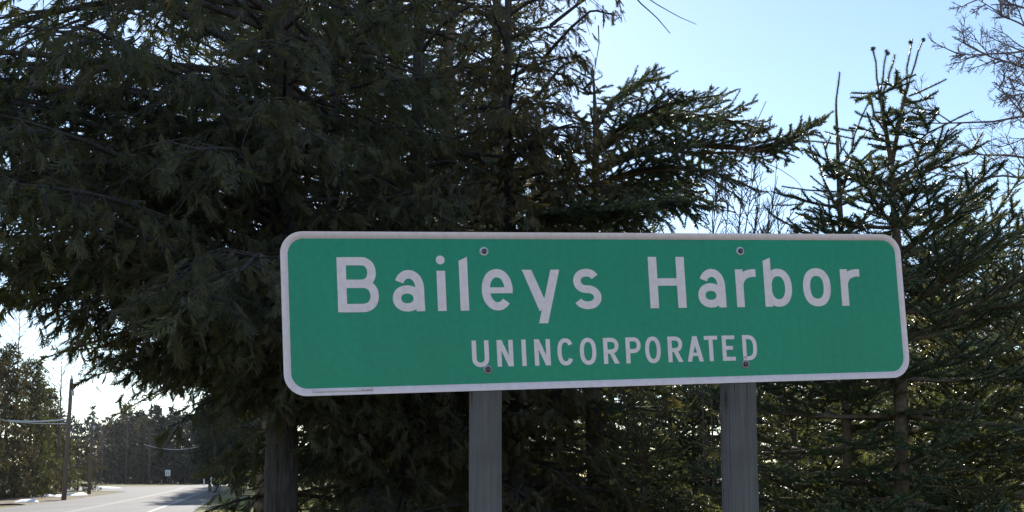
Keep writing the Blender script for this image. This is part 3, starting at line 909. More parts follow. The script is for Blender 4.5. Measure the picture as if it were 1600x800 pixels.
# ---- spruces and firs of the thicket behind and right of the sign
def thick(name, x, d, ytop, Rm, seed, label, tpls, mat="spruce", **kw):
    b = px(x, 745, d); H = px(x, ytop, d)[2]
    root, S, tr = spruce_tree(name, b, H, Rm, seed, label, tpls, mat, **kw)
    return root, S, tr


def end(rs, tpls, mat, key, sxy=1.0):
    NSEG[key] = rs[1].finish(rs[0], tpls, M[mat], M["bark_spruce"], sxy)


r_ = thick("spruce_tree", 1500, 6.9, 352, 1.25, 61, "bushy spruce with upswept pale-tipped branches right beside the sign", SH_MID, top_el=40, low_el=4, curl=22, gap=.09, whorl=.24, per=(5, 6))
rg = r_[1].rg
for (x0, y0, x1, y1, dd) in ((1470, 410, 1600, 268, -.5), (1490, 430, 1640, 300, -.7), (1440, 400, 1545, 250, -.3), (1520, 470, 1660, 360, -.9)):   # long upswept boughs
    a_, b_ = px(x0, y0, 6.9), px(x1, y1, 6.9 + dd)
    mid = (a_ + b_) / 2 - np.array([0, 0, .12])
    r_[1].bough(path_at([a_, mid, b_], np.linspace(0, 1, 7)), .014, side=.34, gap=.06, up=.25, first=.1)
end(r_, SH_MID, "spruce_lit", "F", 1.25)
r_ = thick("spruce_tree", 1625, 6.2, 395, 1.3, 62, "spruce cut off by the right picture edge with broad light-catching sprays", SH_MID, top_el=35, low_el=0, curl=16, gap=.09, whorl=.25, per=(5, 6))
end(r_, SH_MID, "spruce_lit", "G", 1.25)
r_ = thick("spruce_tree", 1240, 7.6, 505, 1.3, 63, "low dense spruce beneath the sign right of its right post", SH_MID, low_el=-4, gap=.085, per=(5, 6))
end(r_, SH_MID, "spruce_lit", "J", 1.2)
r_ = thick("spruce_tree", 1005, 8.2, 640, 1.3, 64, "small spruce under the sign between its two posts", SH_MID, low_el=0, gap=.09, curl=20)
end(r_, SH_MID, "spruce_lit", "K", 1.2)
r_ = thick("spruce_tree", 1420, 8.8, 470, 1.6, 65, "dark spruce behind the forked spruce, low beside the sign's right end", SH_LOW, low_el=-8, seg=.13, gap=.11, whorl=.24, per=(5, 6))
end(r_, SH_LOW, "spruce", "L", 1.15)

r_ = thick("spruce_tree", 1085, 9.6, 585, 1.5, 66, "low dark spruce behind the gap left of the sign's right post", SH_LOW, low_el=0, seg=.13, gap=.10, whorl=.24, per=(5, 6))
end(r_, SH_LOW, "spruce", "M", 1.3)

# ---- the spruce whose long bough reaches right above the sign
def bough_spruce():
    d = 9.3
    b = px(930, 745, d)
    root = empty("spruce_tree", (b[0], b[1], 0), "spruce with one long bough reaching right across the sky above the sign", "spruce tree")
    S = Spruce(71, .09); rg = S.rg
    P = lambda x, y, dd=0.0: px(x, y, d + dd)
    H = P(930, 100)[2]
    zt = np.linspace(0, 1, 14); tr = np.stack([b[0] + .03 * np.sin(zt * 9), b[1] + .0 * zt, H * zt - .05], 1)
    S.wood.tube(tr, .12 * (1 - zt) ** .8 + .006, 9)
    big = [([P(930, 265), P(1010, 228), P(1100, 225), P(1190, 238), P(1245, 212), P(1292, 182)], .045, .34, .75, .14),
           ([P(935, 225), P(990, 185, -.3), P(1050, 160, -.5), P(1128, 148, -.6)], .03, .4, .5, .05),
           ([P(930, 235), P(1000, 190, .3), P(1060, 176, .5), P(1150, 190, .7), P(1200, 205, .8)], .03, .38, .5, .06),
           ([P(930, 290), P(1000, 262, -.2), P(1100, 262, -.4), P(1190, 300, -.5)], .03, .36, .6, .30),
           ([P(930, 300), P(990, 285, .2), P(1060, 290, .5), P(1130, 330, .7)], .028, .4, .6, .3),
           ([P(930, 345), P(985, 318, -.5), P(1050, 312, -.8), P(1112, 325, -1.0)], .025, .45, .5, .15),
           ([P(930, 350), P(880, 330, -.6), P(840, 335, -1.0)], .025, .5, .5, .2), ([P(930, 340), P(960, 322, -.8), P(1000, 325, -1.3)], .025, .5, .5, .2),
           ([P(930, 200), P(960, 150, .2), P(1000, 128, .3), P(1045, 120, .4)], .02, .4, .4, .0)]
    for pts, r0, sd, mx, hg in big:
        S.bough(path_at(pts, np.linspace(0, 1, 9)), r0, side=sd, maxside=mx, gap=.05, up=.12, hang=hg * .7, first=.06)
        S.bough(path_at(np.array(pts) + rg.normal(0, .09, (len(pts), 3)) * np.linspace(0, 1, len(pts))[:, None] - [0, 0, .05], np.linspace(0, .93, 8)), r0 * .5, side=sd * .8, maxside=mx, gap=.10, up=-.2, hang=hg + .38, first=.15)
    z = H - .3
    while z > .6:
        f = (H - z) / H; c = np.array([b[0], b[1], z]); a0 = rg.uniform(0, 6.28)
        for j in range(5):
            a_ = a0 + j * 1.2566 + rg.normal(0, .2); L = (1.3 * min(1, f * 1.8) + .15) * rg.uniform(.7, 1.1)
            if z > 2.6 and math.sin(a_) > -.1: L *= .62
            S.bough(curve_branch(rg, c, a_, L, 20 - 36 * min(1, f * 2), 12), .008 + .01 * L, side=.42, gap=.10 if z > 2.7 else .17)
        z -= .30
    NSEG["D"] = S.finish(root, SH_BOUGH, M["spruce"], M["bark_spruce"], 1.2)


bough_spruce()


# ---- the big cedars
class Cedar:
    def __init__(self, seed):
        self.rg = np.random.default_rng(seed); self.o, self.a, self.s, self.rl = [], [], [], []; self.wood = MB()

    def sprays(self, pts, n, size, down=.75, spread=.55):
        rg = self.rg; t = np.sort(rg.uniform(.08, 1, n)); p = path_at(pts, t)
        d = np.gradient(np.asarray(pts), axis=0); dd = path_at(d, t); dd /= np.linalg.norm(dd, axis=1)[:, None] + 1e-9
        v = dd * .5 + rg.normal(0, spread, (n, 3)); v[:, 2] = v[:, 2] * .5 - down
        self.o.append(p + rg.normal(0, .015, (n, 3))); self.a.append(v); self.s.append(size * rg.choice((.6, .8, 1.0, 1.2), n) * rg.uniform(.8, 1.15, n)); self.rl.append(rg.uniform(0, 6.28, n))

    def limb(self, pts, r0, size=.20, gap=.11, sec=.75, dens=12, first=.15, droop=.5):
        """A limb with hanging side branchlets that carry the sprays."""
        rg = self.rg; P = path_at(pts, np.linspace(0, 1, 12)); L = np.linalg.norm(np.diff(P, axis=0), axis=1).sum(); t = np.linspace(0, 1, 12)
        self.wood.tube(P, r0 * (1 - t) ** .8 + .004, 6, cap=False)
        n = int(L * (1 - first) / gap)
        for j in range(n):
            f = first + (1 - first) * (j + rg.uniform(0, 1)) / n
            c = path_at(P, np.array([f, min(1, f + .03)])); d = (c[1] - c[0]) if f < .96 else P[-1] - P[-2]
            d = d / (np.linalg.norm(d) + 1e-9); hz = np.cross(d, (0, 0, 1.)); hz /= np.linalg.norm(hz) + 1e-9
            l = sec * (1.05 - .55 * f) * rg.uniform(.6, 1.25); s = rg.choice((-1, 1))
            dr = d * rg.uniform(.3, .9) + hz * s * rg.uniform(.2, 1.0) + np.array([0, 0, rg.uniform(-.25, .35)]); dr /= np.linalg.norm(dr)
            tt = np.linspace(0, 1, 5)[:, None]
            q = c[0] + dr * l * tt - np.array([0, 0, 1.]) * droop * l * tt ** 2
            self.wood.tube(q[[0, 2, 4]], np.array([.006, .004, .002]), 3, cap=False)
            self.sprays(q, max(2, int(dens * l / sec * rg.uniform(.55, 1.3))), size)

    def finish(self, root, mat, tpls, hi_z=None, lo=None):
        o, a, s, rl = (np.concatenate(x) for x in (self.o, self.a, self.s, self.rl))
        m = MB(); inv = -np.array(root.location)
        if hi_z is None: hi_z = 1e9
        k = o[:, 2] < hi_z
        a = a / np.linalg.norm(a, axis=1)[:, None]
        br = self.rg.uniform(0, 1, len(o)) < .78
        put(m, tpls, o[k & ~br], a[k & ~br], self.rg, s[k & ~br], s[k & ~br], rl[k & ~br])
        put(m, SPRAY_LO, o[k & br], a[k & br], self.rg, s[k & br] * 1.1, s[k & br] * 1.1, rl[k & br])
        k = ~k & (self.rg.uniform(0, 1, len(o)) < .45)
        if k.any(): put(m, SPRAY_LO, o[k], a[k], self.rg, s[k] * 1.7, s[k] * 1.7, rl[k])
        for i in range(len(m.v)): m.v[i] = m.v[i] + inv
        c = m.build("crown", M[mat], root); c["kind"] = "stuff"
        for i in range(len(self.wood.v)): self.wood.v[i] = self.wood.v[i] + inv
        self.wood.build("trunk", M["bark"], root, smooth=True)
        return len(o)


def cedar_trunk(C, pts, r0, r1, flare=.35):
    n = 26; P = path_at(pts, np.linspace(0, 1, n)); t = np.linspace(0, 1, n)
    z = P[:, 2] - P[0, 2]
    r = r0 + (r1 - r0) * t + flare * r0 * np.exp(-z / .35)
    C.wood.tube(P, r, 18, jitter=.035, rg=C.rg)
    return P


def cedar_a():
    d = 7.4; b = px(437, 745, d)
    root = empty("cedar_tree", (b[0], b[1], 0), "big old cedar at the roadside, thick trunk left of the sign, boughs over the road", "cedar tree")
    C = Cedar(81); rg = C.rg
    T = cedar_trunk(C, [(b[0], b[1], -.1), (b[0] + .02, b[1], 1.2), (b[0] - .02, b[1] + .05, 3.0), (b[0] - .1, b[1] + .1, 5.5), (b[0], b[1] + .1, 8.5)], .155, .05)
    for k in range(30):                                            # full curtain on the near side
        z = 3.1 + 2.4 * k / 30; p = path_at(T, np.array([(z + .1) / 8.6]))[0]
        C.limb(curve_branch(rg, p, R(180 + rg.uniform(-80, 80)), rg.uniform(.6, 1.3), 15, -40, 6, .1), .009, size=.115, gap=.065, sec=.45, dens=14)
    # heavy limbs to the left: (height at the trunk, azimuth deg from +Y to +X, length, start elevation, bend)
    limbs = []
    for k in range(125):
        z = 2.3 + 4.8 * (k / 125) ** 1.05 + rg.uniform(-.1, .1)
        a = k * 137.5 + rg.uniform(-20, 20)
        left = .5 + .5 * math.cos(R(a + 90))                       # 1 towards -X
        L = (1.5 + 2.5 * left * min(1, .55 + (z - 1.9) * .35)) * (1.0 if z < 5 else max(.4, 1 - (z - 5) * .2)) * rg.uniform(.8, 1.12)
        limbs.append((z, a, L, rg.uniform(2, 26), -rg.uniform(22, 48)))
    for z, a, L, e, c in limbs:
        p = path_at(T, np.array([(z + .1) / 8.6]))[0]
        hi = z > 5.6
        q = curve_branch(rg, p, R(a), L, e, c, 8, .08)
        r_h = np.maximum(0, b[0] - q[:, 0])                       # nothing hangs low over the road side
        q[:, 2] += max(0, (1.80 + .50 * r_h + .8 - q[:, 2])[3:].max()) * np.linspace(.4, 1, len(q))
        C.limb(q, .008 + .006 * L, size=.118 if not hi else .20, gap=.15 if hi else .07, sec=.70, dens=(5 if hi else 14) * (.3 if math.cos(R(a)) > .4 else 1))
    # lower skirts: hang beside the trunk and reach out over the verge
    for (xe, ye, ze) in ((-3.6, 7.6, 3.3), (-3.0, 6.9, 3.1), (-2.7, 8.3, 3.0), (-4.3, 8.0, 3.6), (-4.7, 7.3, 3.9), (-2.4, 7.2, 2.9), (-3.9, 6.8, 3.3), (-4.9, 8.4, 4.1), (-1.2, 8.4, 1.7), (-.9, 7.8, 2.0), (-1.0, 6.9, 2.5), (-2.15, 8.0, 3.0), (-3.3, 8.0, 3.4), (-3.9, 8.2, 4.2), (-3.5, 7.4, 2.85), (-3.95, 7.6, 3.05), (-4.3, 7.8, 3.3), (-3.0, 7.5, 2.5), (-2.75, 7.7, 2.45), (-3.25, 7.9, 2.55), (-2.6, 7.3, 2.5), (-3.3, 6.9, 2.85), (-4.0, 6.9, 3.15), (-2.9, 8.2, 2.5), (-3.7, 8.3, 2.75), (-4.6, 8.4, 3.2), (-2.5, 7.9, 2.85), (-4.9, 7.9, 3.4)):
        p = path_at(T, np.array([min(.9, (ze + .75) / 8.6)]))[0]; e = np.array([xe, ye, ze])
        mid = (p + e) / 2 + np.array([0, 0, .28])
        C.limb(path_at([p, mid, e], np.linspace(0, 1, 8)), .014, size=.115, gap=.055, sec=.55, dens=19, droop=.45)
    NSEG["cedA"] = C.finish(root, "cedar", SPRAY, 6.3)


cedar_a()


def cedar_b():
    d = 8.7; b = px(590, 745, d)
    root = empty("cedar_tree", (b[0], b[1], 0), "twin-stemmed dark cedar behind the sign's left half", "cedar tree")
    C = Cedar(82); rg = C.rg
    T = cedar_trunk(C, [(b[0] + .12, b[1], -.1), (b[0] + .16, b[1], 1.5), (b[0] + .3, b[1] + .05, 3.5), (b[0] + .35, b[1] + .1, 8.5)], .10, .04)
    T2 = cedar_trunk(C, [(b[0] - .12, b[1] + .1, -.1), (b[0] - .3, b[1] + .1, 1.5), (b[0] - .45, b[1] + .15, 3.5), (b[0] - .5, b[1] + .2, 8.0)], .085, .035)
    for k in range(24):
        z = 3.2 + 2.7 * k / 24; p = path_at(T if k % 2 else T2, np.array([(z + .1) / 8.6]))[0]
        C.limb(curve_branch(rg, p, R(180 + rg.uniform(-75, 75)), rg.uniform(.5, 1.1), 12, -40, 6, .1), .009, size=.115, gap=.065, sec=.45, dens=14)
    for k in range(84):
        z = 1.3 + 6.0 * (k / 84) ** 1.1; a = k * 137.5 + rg.uniform(-20, 20); TT = T if k % 2 else T2
        L = (1.25 + .35 * rg.uniform(-1, 1)) * (1 if z < 5.5 else .75) * (.45 if z < 2.5 and math.sin(R(a)) < .1 else 1)
        p = path_at(TT, np.array([min(.98, (z + .1) / 8.6)]))[0]; hi = z > 6
        C.limb(curve_branch(rg, p, R(a), L, rg.uniform(0, 25), -rg.uniform(20, 50), 7, .08), .010 + .007 * L, size=.12, gap=.13 if hi else .07, sec=.62, dens=(5 if hi else 11) * (.3 if math.cos(R(a)) > .4 else 1))
    NSEG["cedB"] = C.finish(root, "cedar", SPRAY, 6.6)


cedar_b()


def cedar_c():
    d = 8.9; b = px(800, 745, d)
    root = empty("cedar_tree", (b[0], b[1], 0), "cedar with thin bronze-tinged hanging sprays against the sky above the sign's middle", "cedar tree")
    C = Cedar(83); rg = C.rg
    T = cedar_trunk(C, [(b[0], b[1], -.1), (b[0] + .05, b[1], 2), (b[0] - .05, b[1] + .05, 5), (b[0], b[1] + .1, 9)], .10, .012)
    for k in range(110):
        z = 1.4 + 6.0 * (k / 110) ** 1.1; a = k * 137.5 + rg.uniform(-20, 20)
        right = .5 + .5 * math.sin(R(a))
        L = (1.15 - .25 * right + (.35 if math.cos(R(a)) < -.4 else 0)) * rg.uniform(.75, 1.15) * (1 if z < 6 else .8)
        if z > 4.2 and right > .75: L *= .85
        p = path_at(T, np.array([(z + .1) / 9.1]))[0]; hi = z > 6.6
        C.limb(curve_branch(rg, p, R(a), L, rg.uniform(5, 30), -rg.uniform(20, 50), 7, .08), .009 + .006 * L, size=.115, gap=.13 if hi else .07, sec=.55, dens=(7 if hi else 14) * (.5 if math.cos(R(a)) > .4 else 1))
    for k in range(26):                                            # full curtain on the near side
        z = 3.0 + 2.9 * k / 26; p = path_at(T, np.array([(z + .1) / 9.1]))[0]
        C.limb(curve_branch(rg, p, R(180 + rg.uniform(-75, 75)), rg.uniform(.5, 1.15), 10, -40, 6, .1), .010, size=.115, gap=.06, sec=.45, dens=15)
    # sparse hanging end-sprays against the sky, top right
    P = lambda x, y, dd=0.0: px(x, y, d + dd)
    for pts in ([P(860, 40), P(905, 5), P(950, -25), P(975, 10)], [P(850, 90), P(890, 45, -.3), P(925, 15, -.4), P(965, 25, -.5)], [P(840, 150), P(880, 100, .2), P(905, 95, .2), P(925, 120, .2)]):
        C.limb(path_at(pts, np.linspace(0, 1, 7)), .014, size=.13, gap=.16, sec=.3, dens=5, first=.2, droop=.9)
    NSEG["cedC"] = C.finish(root, "cedar_brown", SPRAY, 6.9)
    # bare twigs hanging into the sky from a limb above the picture
    m = MB(); inv = np.array([b[0], b[1], 0])
    for pts, r in (([P(880, -150), P(940, -70), P(995, 0), P(1025, 26), P(1047, 52)], .010), ([P(930, -85), P(975, -30), P(1018, 2), P(1060, 26), P(1088, 38)], .008), ([P(935, 40), P(936, 70), P(930, 105), P(922, 140)], .006)):
        m.tube(path_at(pts, np.linspace(0, 1, 10)) - inv, np.linspace(r, r * .35, 10), 4)
    m.build("twig", M["twig"], root)


cedar_c()

# ---- dark conifers that close the view behind the thicket
BG = [(440, 12.0, -560, 3.1, "cedar"), (425, 15.0, -520, 3.0, "cedar"), (565, 12.5, -480, 1.9, "cedar"), (700, 12.0, -380, 1.8, "spruce"), (775, 13.5, -330, 1.7, "cedar"), (985, 12.5, 330, 1.9, "spruce"),
      (1105, 14.0, 400, 2.2, "spruce"), (1225, 12.5, 420, 2.0, "cedar"), (1330, 15.0, 410, 2.4, "spruce"), (1470, 12.5, 385, 2.2, "cedar"), (1590, 11.5, 400, 2.0, "spruce"), (1700, 13.0, 330, 2.3, "spruce"), (610, 16.5, -420, 2.6, "spruce")]
BGL = ["broad shaded cedar close behind the thick-trunked cedar", "shaded cedar far behind the roadside cedar's boughs", "tall shaded cedar behind the thick-trunked cedar", "shaded spruce behind the sign's left part", "tall cedar in the shade behind the bronze-tinged cedar",
       "shaded spruce behind the sign, under the long bough", "shaded spruce behind the sign left of its right post", "low dark cedar behind the sign's right post", "shaded spruce deep behind the sign's right end",
       "dark brownish cedar right of the sign behind the bushy spruce", "dark spruce at the right edge behind the light-tipped sprays", "shaded spruce just beyond the right picture edge, below the larch", "shaded spruce deep behind the twin-stemmed cedar"]
for i, (x, d, yt, Rm, kd) in enumerate(BG):
    nm = "cedar_tree" if kd == "cedar" else "spruce_tree"
    r_ = thick(nm, x, d, yt, Rm, 100 + i, BGL[i], None, low_el=-18, curl=8, seg=.26, gap=.16, whorl=.33, depth=0, side=.5, prof=.6, per=(6, 8), cat=kd + " tree", z0=3.7 if i < 2 else .5)
    NSEG["bg%d" % i] = r_[1].finish(r_[0], SH_BG, M["cedar" if kd == "cedar" else "spruce"], M["bark_spruce"], 1.2)


DEEP = np.random.default_rng(12)
for k in range(15):
    x = 580 + 74 * k + DEEP.uniform(-20, 20); d = DEEP.uniform(21, 34)
    r_ = thick("backdrop_spruce_tree", x, d, DEEP.uniform(380, 450) if x > 1000 else DEEP.uniform(200, 330), DEEP.uniform(2.6, 3.2), 140 + k, "dark spruce deep in the wood behind the thicket, seen only through gaps", None, group="deep wood behind the sign",
               low_el=-16, curl=8, seg=.6, gap=.36, whorl=.55, depth=0, side=.55, prof=.5, per=(6, 8), z0=.15)
    r_[1].finish(r_[0], SH_BG, M["spruce"], M["bark_spruce"], 3.2)


# ---- bare larch at the right edge and the leafless shrub behind the sign
def bare(root, m, rg, p, d, L, r, depth, droop, side_n, inv, ang=.9):
    n = 6 if depth > 1 else 4; t = np.linspace(0, 1, n)[:, None]; d = d / np.linalg.norm(d)
    w = np.cumsum(rg.normal(0, .035, (n, 3)), 0) * L * .6; w -= w[0]
    q = p + d * L * t + np.array([0, 0, 1.]) * droop * L * t ** 2 + w
    m.tube(q - inv, r * (1 - .7 * t[:, 0]) + .0015, 4 if depth > 1 else 3, cap=False)
    if depth == 0: return
    for j in range(side_n[depth]):
        f = rg.uniform(.15, 1); c = path_at(q, np.array([f]))[0]
        s = rg.normal(0, 1, 3); s -= d * (s @ d); s /= np.linalg.norm(s)
        bare(root, m, rg, c, d * .7 + s * ang * rg.uniform(.5, 1.1), L * rg.uniform(.28, .5) * (1.2 - .5 * f), r * .5, depth - 1, droop * .8, side_n, inv, ang)


d = 11.5; b = px(1672, 745, d); rg = np.random.default_rng(5)
root = empty("bare_larch_tree", (b[0], b[1], 0), "bare larch with fine purplish twigs at the top right edge", "larch tree")
inv = np.array([b[0], b[1], 0]); m = MB(); H = px(1672, -95, d)[2]
zt = np.linspace(0, 1, 12); m.tube(np.stack([.05 * np.sin(zt * 5), 0 * zt, H * zt - .05], 1), .11 * (1 - zt) + .01, 8)
m.build("trunk", M["bark_spruce"], root, smooth=True)
m = MB()
for k in range(48):
    z = H * (.34 + .6 * k / 48); a = k * 2.4 + rg.normal(0, .3); L = min(1.95, .30 + .52 * (H - z)) * rg.uniform(.75, 1.1)
    bare(root, m, rg, np.array([b[0], b[1], z]), np.array([math.sin(a), math.cos(a), rg.uniform(-.05, .25)]), L, .016, 3 if math.sin(a) < .2 else 2, .12, [0, 5, 7, 8], inv)
o = m.build("crown", M["larch"], root); o["kind"] = "stuff"

d = 8.0; b = px(1135, 745, d)
root = empty("bare_shrub", (b[0], b[1], 0), "leafless grey shrub whose twigs fan out over the sign's top edge", "shrub")
inv = np.array([b[0], b[1], 0]); m = MB()
for (x1, y1) in ((1215, 275), (1160, 300), (1190, 290), (1225, 330), (1140, 310), (1200, 345), (1120, 300), (1180, 255)):
    e = px(x1, y1, d + rg.uniform(-.4, .4)); s0 = np.array([b[0] + rg.normal(0, .06), b[1] + rg.normal(0, .06), .0])
    mid = s0 * .35 + e * .65 - np.array([.12, 0, 0.0])
    q = path_at([s0, mid, e], np.linspace(0, 1, 9)); m.tube(q - inv, np.linspace(.013, .0025, 9), 4)
    for j in range(16):
        f = rg.uniform(.55, .98); c = path_at(q, np.array([f]))[0]; dd = e - mid; dd = dd / np.linalg.norm(dd) + rg.normal(0, .45, 3)
        bare(root, m, rg, c, dd, rg.uniform(.15, .42), .004, 1, .1, [0, 4], inv, .7)
m.build("branches", M["twig"], root)
m = MB()
for pts, r in (([px(1180, 250, 7.9), px(1215, 262, 7.9), px(1245, 282, 7.9), px(1258, 300, 7.9)], .004), ([px(1060, 300, 8.4), px(1100, 275, 8.3), px(1160, 240, 8.2), px(1197, 158, 8.2)], .006), ([px(1040, 320, 8.4), px(1075, 290, 8.4), px(1125, 262, 8.3)], .006)):
    m.tube(path_at(pts, np.linspace(0, 1, 9)) - inv, np.linspace(r, r * .5, 9), 4)
m.build("twig", M["twig"], root)

# ------------------------------------------------------------------ roadside wood, poles, far wood
def far_tree(name, x, d, ytop, Rm, seed, label, mat, group=None, tufts=TUFT, seg=.9, sxy=1.0, whorl=1.0, z0=.9, cat="tree", gap=.55, prof=.7, xy=None):
    b = px(x, 745, d) if xy is None else np.array([xy[0], xy[1], 0]); H = px(x, ytop, d)[2] if xy is None else ytop
    root, S, tr = spruce_tree(name, b, H, Rm, seed, label, None, group=group, low_el=-14, top_el=35, curl=6, seg=seg, gap=gap, whorl=whorl, depth=0, side=.5, z0=z0, per=(5, 7), prof=prof, cat=cat, r0=.012 * H + .04)
    NSEG[label[:12] + str(seed)] = S.finish(root, tufts, M[mat], M["bark_spruce"], sxy)
    return root


LEFT = [(-50, 62, 470, 2.6, "tall brownish cedar at the left picture edge across the road"), (6, 68, 538, 2.2, "brownish cedar second from the left picture edge across the road"), (44, 74, 560, 2.3, "olive roadside cedar left of the near utility pole"),
        (74, 81, 605, 2.0, "shorter olive cedar close left of the near utility pole"), (-10, 80, 545, 2.6, "cedar in the second row at the left picture edge"), (88, 100, 675, 2.6, "low olive cedar directly behind the near utility pole"),
        (122, 112, 690, 3.2, "broad olive cedar between the two utility poles"), (52, 95, 600, 2.6, "dark cedar in the second row left of the near utility pole")]
for i, (x, d, yt, Rm, lb) in enumerate(LEFT):
    far_tree("roadside_cedar_tree", x, d, yt, Rm, 200 + i, lb, "far_brown" if i % 3 != 2 else "cedar", "cedars across the road", TUFT_HI, seg=.5, sxy=.5, whorl=.6, z0=.35, cat="cedar tree", gap=.40, prof=.42)
# bare treelets over the left cedars
for i, (x, d, yt, lb) in enumerate(((18, 78, 470, "thin bare tree poking above the cedars at the left edge"), (88, 80, 545, "thin bare tree with forked twigs left of the near utility pole"), (196, 212, 648, "bare grey tree in the far wood right of the lone pointed spruce"), (176, 214, 655, "bare grey tree in the far wood next to the lone pointed spruce"), (232, 210, 668, "low bare tree in the far wood left of the small white sign"), (158, 205, 668, "bare bushy tree in front of the distant bluish conifers"))):
    b = px(x, 745, d); H = px(x, yt, d)[2]; inv = np.array([b[0], b[1], 0])
    root = empty("bare_tree", (b[0], b[1], 0), lb, "tree"); m = MB(); rg = np.random.default_rng(300 + i)
    m.tube([(0, 0, -.1), (.1, 0, H * .5), (0, .1, H)], [.10, .07, .02], 6); m.build("trunk", M["twig"], root)
    m = MB()
    for k in range(22):
        z = H * (.45 + .55 * k / 22); a = k * 2.4
        bare(root, m, rg, np.array([b[0], b[1], z]), np.array([math.sin(a), math.cos(a), .9]), H * .16 * rg.uniform(.6, 1.1), .03, 2, .05, [0, 3, 5], inv, .8)
    m.build("branches", M["twig"], root)

RIGHT = [(-17.6, 70, 14.0, 2.8), (-23.2, 84, 19.0, 4.0), (-27.4, 99, 19.5, 4.0), (-32.4, 116, 20.0, 4.2), (-37.4, 134, 19.0, 4.0), (-42.6, 152, 18.0, 4.0), (-15.0, 78, 14.0, 3.0), (-23.5, 128, 16.0, 3.6), (-9.5, 66, 11.0, 2.8), (-3, 62, 9.0, 2.6), (-29.6, 107, 19.0, 3.8), (-48, 172, 17, 3.8)]
for i, (x, y, H, Rm) in enumerate(RIGHT):
    far_tree("roadside_conifer_tree", 0, 0, H, Rm, 230 + i, "dark conifer in the row along the right road side behind the cedar trunk", "far", "conifers along the right road side", TUFT, seg=.6, sxy=.8, whorl=.8, z0=1.5, cat="conifer", gap=.5, prof=.36, xy=(x, y))
fr = np.random.default_rng(17)
far_spots = []
for k in range(34):                                   # belt beyond the bend
    x = 165 + 250 * (k + fr.uniform(-.3, .3)) / 34
    far_spots.append((x, fr.uniform(215, 262), fr.uniform(628, 662) if x > 190 else fr.uniform(655, 668), fr.uniform(3.2, 4.5)))
for k, (x, d, yt, Rm) in enumerate(far_spots):
    far_tree("far_conifer_tree", x, d, yt, Rm * fr.uniform(.6, 1.1), 400 + k, "dark conifer in the far wood beyond the road bend", "far" if k % 4 else "far_brown", "far wood beyond the bend", TUFT, seg=1.5, sxy=1.4, whorl=1.4, z0=.3, cat="conifer", gap=1.0, prof=.5)
far_tree("far_conifer_tree", 141, 230, 630, 3.0, 380, "lone pointed spruce rising above the far tree line by the second pole", "far", None, TUFT, seg=1.0, sxy=1.0, whorl=1.5, z0=.8, cat="conifer", gap=1.0)
for k in range(12):
    far_tree("far_conifer_tree", 70 + 12 * k + fr.uniform(-4, 4), fr.uniform(330, 400), fr.uniform(643, 662), 5.5, 440 + k, "bluish distant conifer on the skyline left of the bend", "far", "distant skyline conifers", TUFT, seg=2.4, sxy=2.2, whorl=2.6, z0=.8, cat="conifer", gap=2.2, prof=.45)


def pole(x, d, ytop, label, lean):
    b = px(x, 745, d); H = px(x, ytop, d)[2]
    root = empty("utility_pole", (b[0], b[1], 0), label, "utility pole", "poles along the side road")
    m = MB(); m.tube([(0, 0, -.3), (lean * .5, 0, H * .5), (lean, 0, H)], [.17, .15, .115], 12); m.build("shaft", M["pole"], root, smooth=True)
    m = MB(); m.tube([(lean, 0, H - .02), (lean, 0, H + .12), (lean, 0, H + .3)], [.05, .07, .03], 8); m.build("insulator", M["insul"], root)
    m = MB(); m.tube([(lean + .16, -.1, H * .86), (lean + .16, -.1, H * .86 + .35)], [.10, .10], 8); m.build("bracket", M["insul"], root)
    return root, b, H


p1 = pole(101, 67.0, 592, "near wooden utility pole carrying the two light cables", .20)
p2 = pole(140, 88.0, 655, "second wooden utility pole with a white insulator, farther along", .1)
for (ya, yb_, label, sag) in ((655, 648, "upper light cable from the near pole to the left edge", .9), (662, 655, "lower thinner cable from the near pole to the left edge", .55)):
    a_, b_ = px(104, ya, 66.4), px(-190, 600 if ya < 660 else 612, 60)
    t = np.linspace(0, 1, 24)[:, None]; q = a_ + (b_ - a_) * t - np.array([0, 0, 1.]) * sag * 4 * t * (1 - t)
    m = MB(); m.tube(q - a_, .05 if ya < 660 else .03, 6)
    o = m.build("utility_cable", M["cable"]); o.location = a_; tag(o, label, "cable")
a_, b_ = px(225, 694, 150), px(330, 692, 148); t = np.linspace(0, 1, 20)[:, None]
m = MB(); m.tube(a_ + (b_ - a_) * t - np.array([0, 0, 1.]) * .9 * 4 * t * (1 - t) - a_, .03, 5)
o = m.build("utility_cable", M["cable"]); o.location = a_; tag(o, "thin cable sagging across the far road before the dark wood", "cable")
b = px(109, 764, 118); m = MB(); m.tube([(0, 0, -.2), (0, 0, .8), (.03, 0, 2.2)], [.07, .07, .06], 8)
o = m.build("marker_post", M["pole"]); o.location = (b[0] - .0, b[1], 0); tag(o, "short wooden stake just right of the near utility pole", "post")

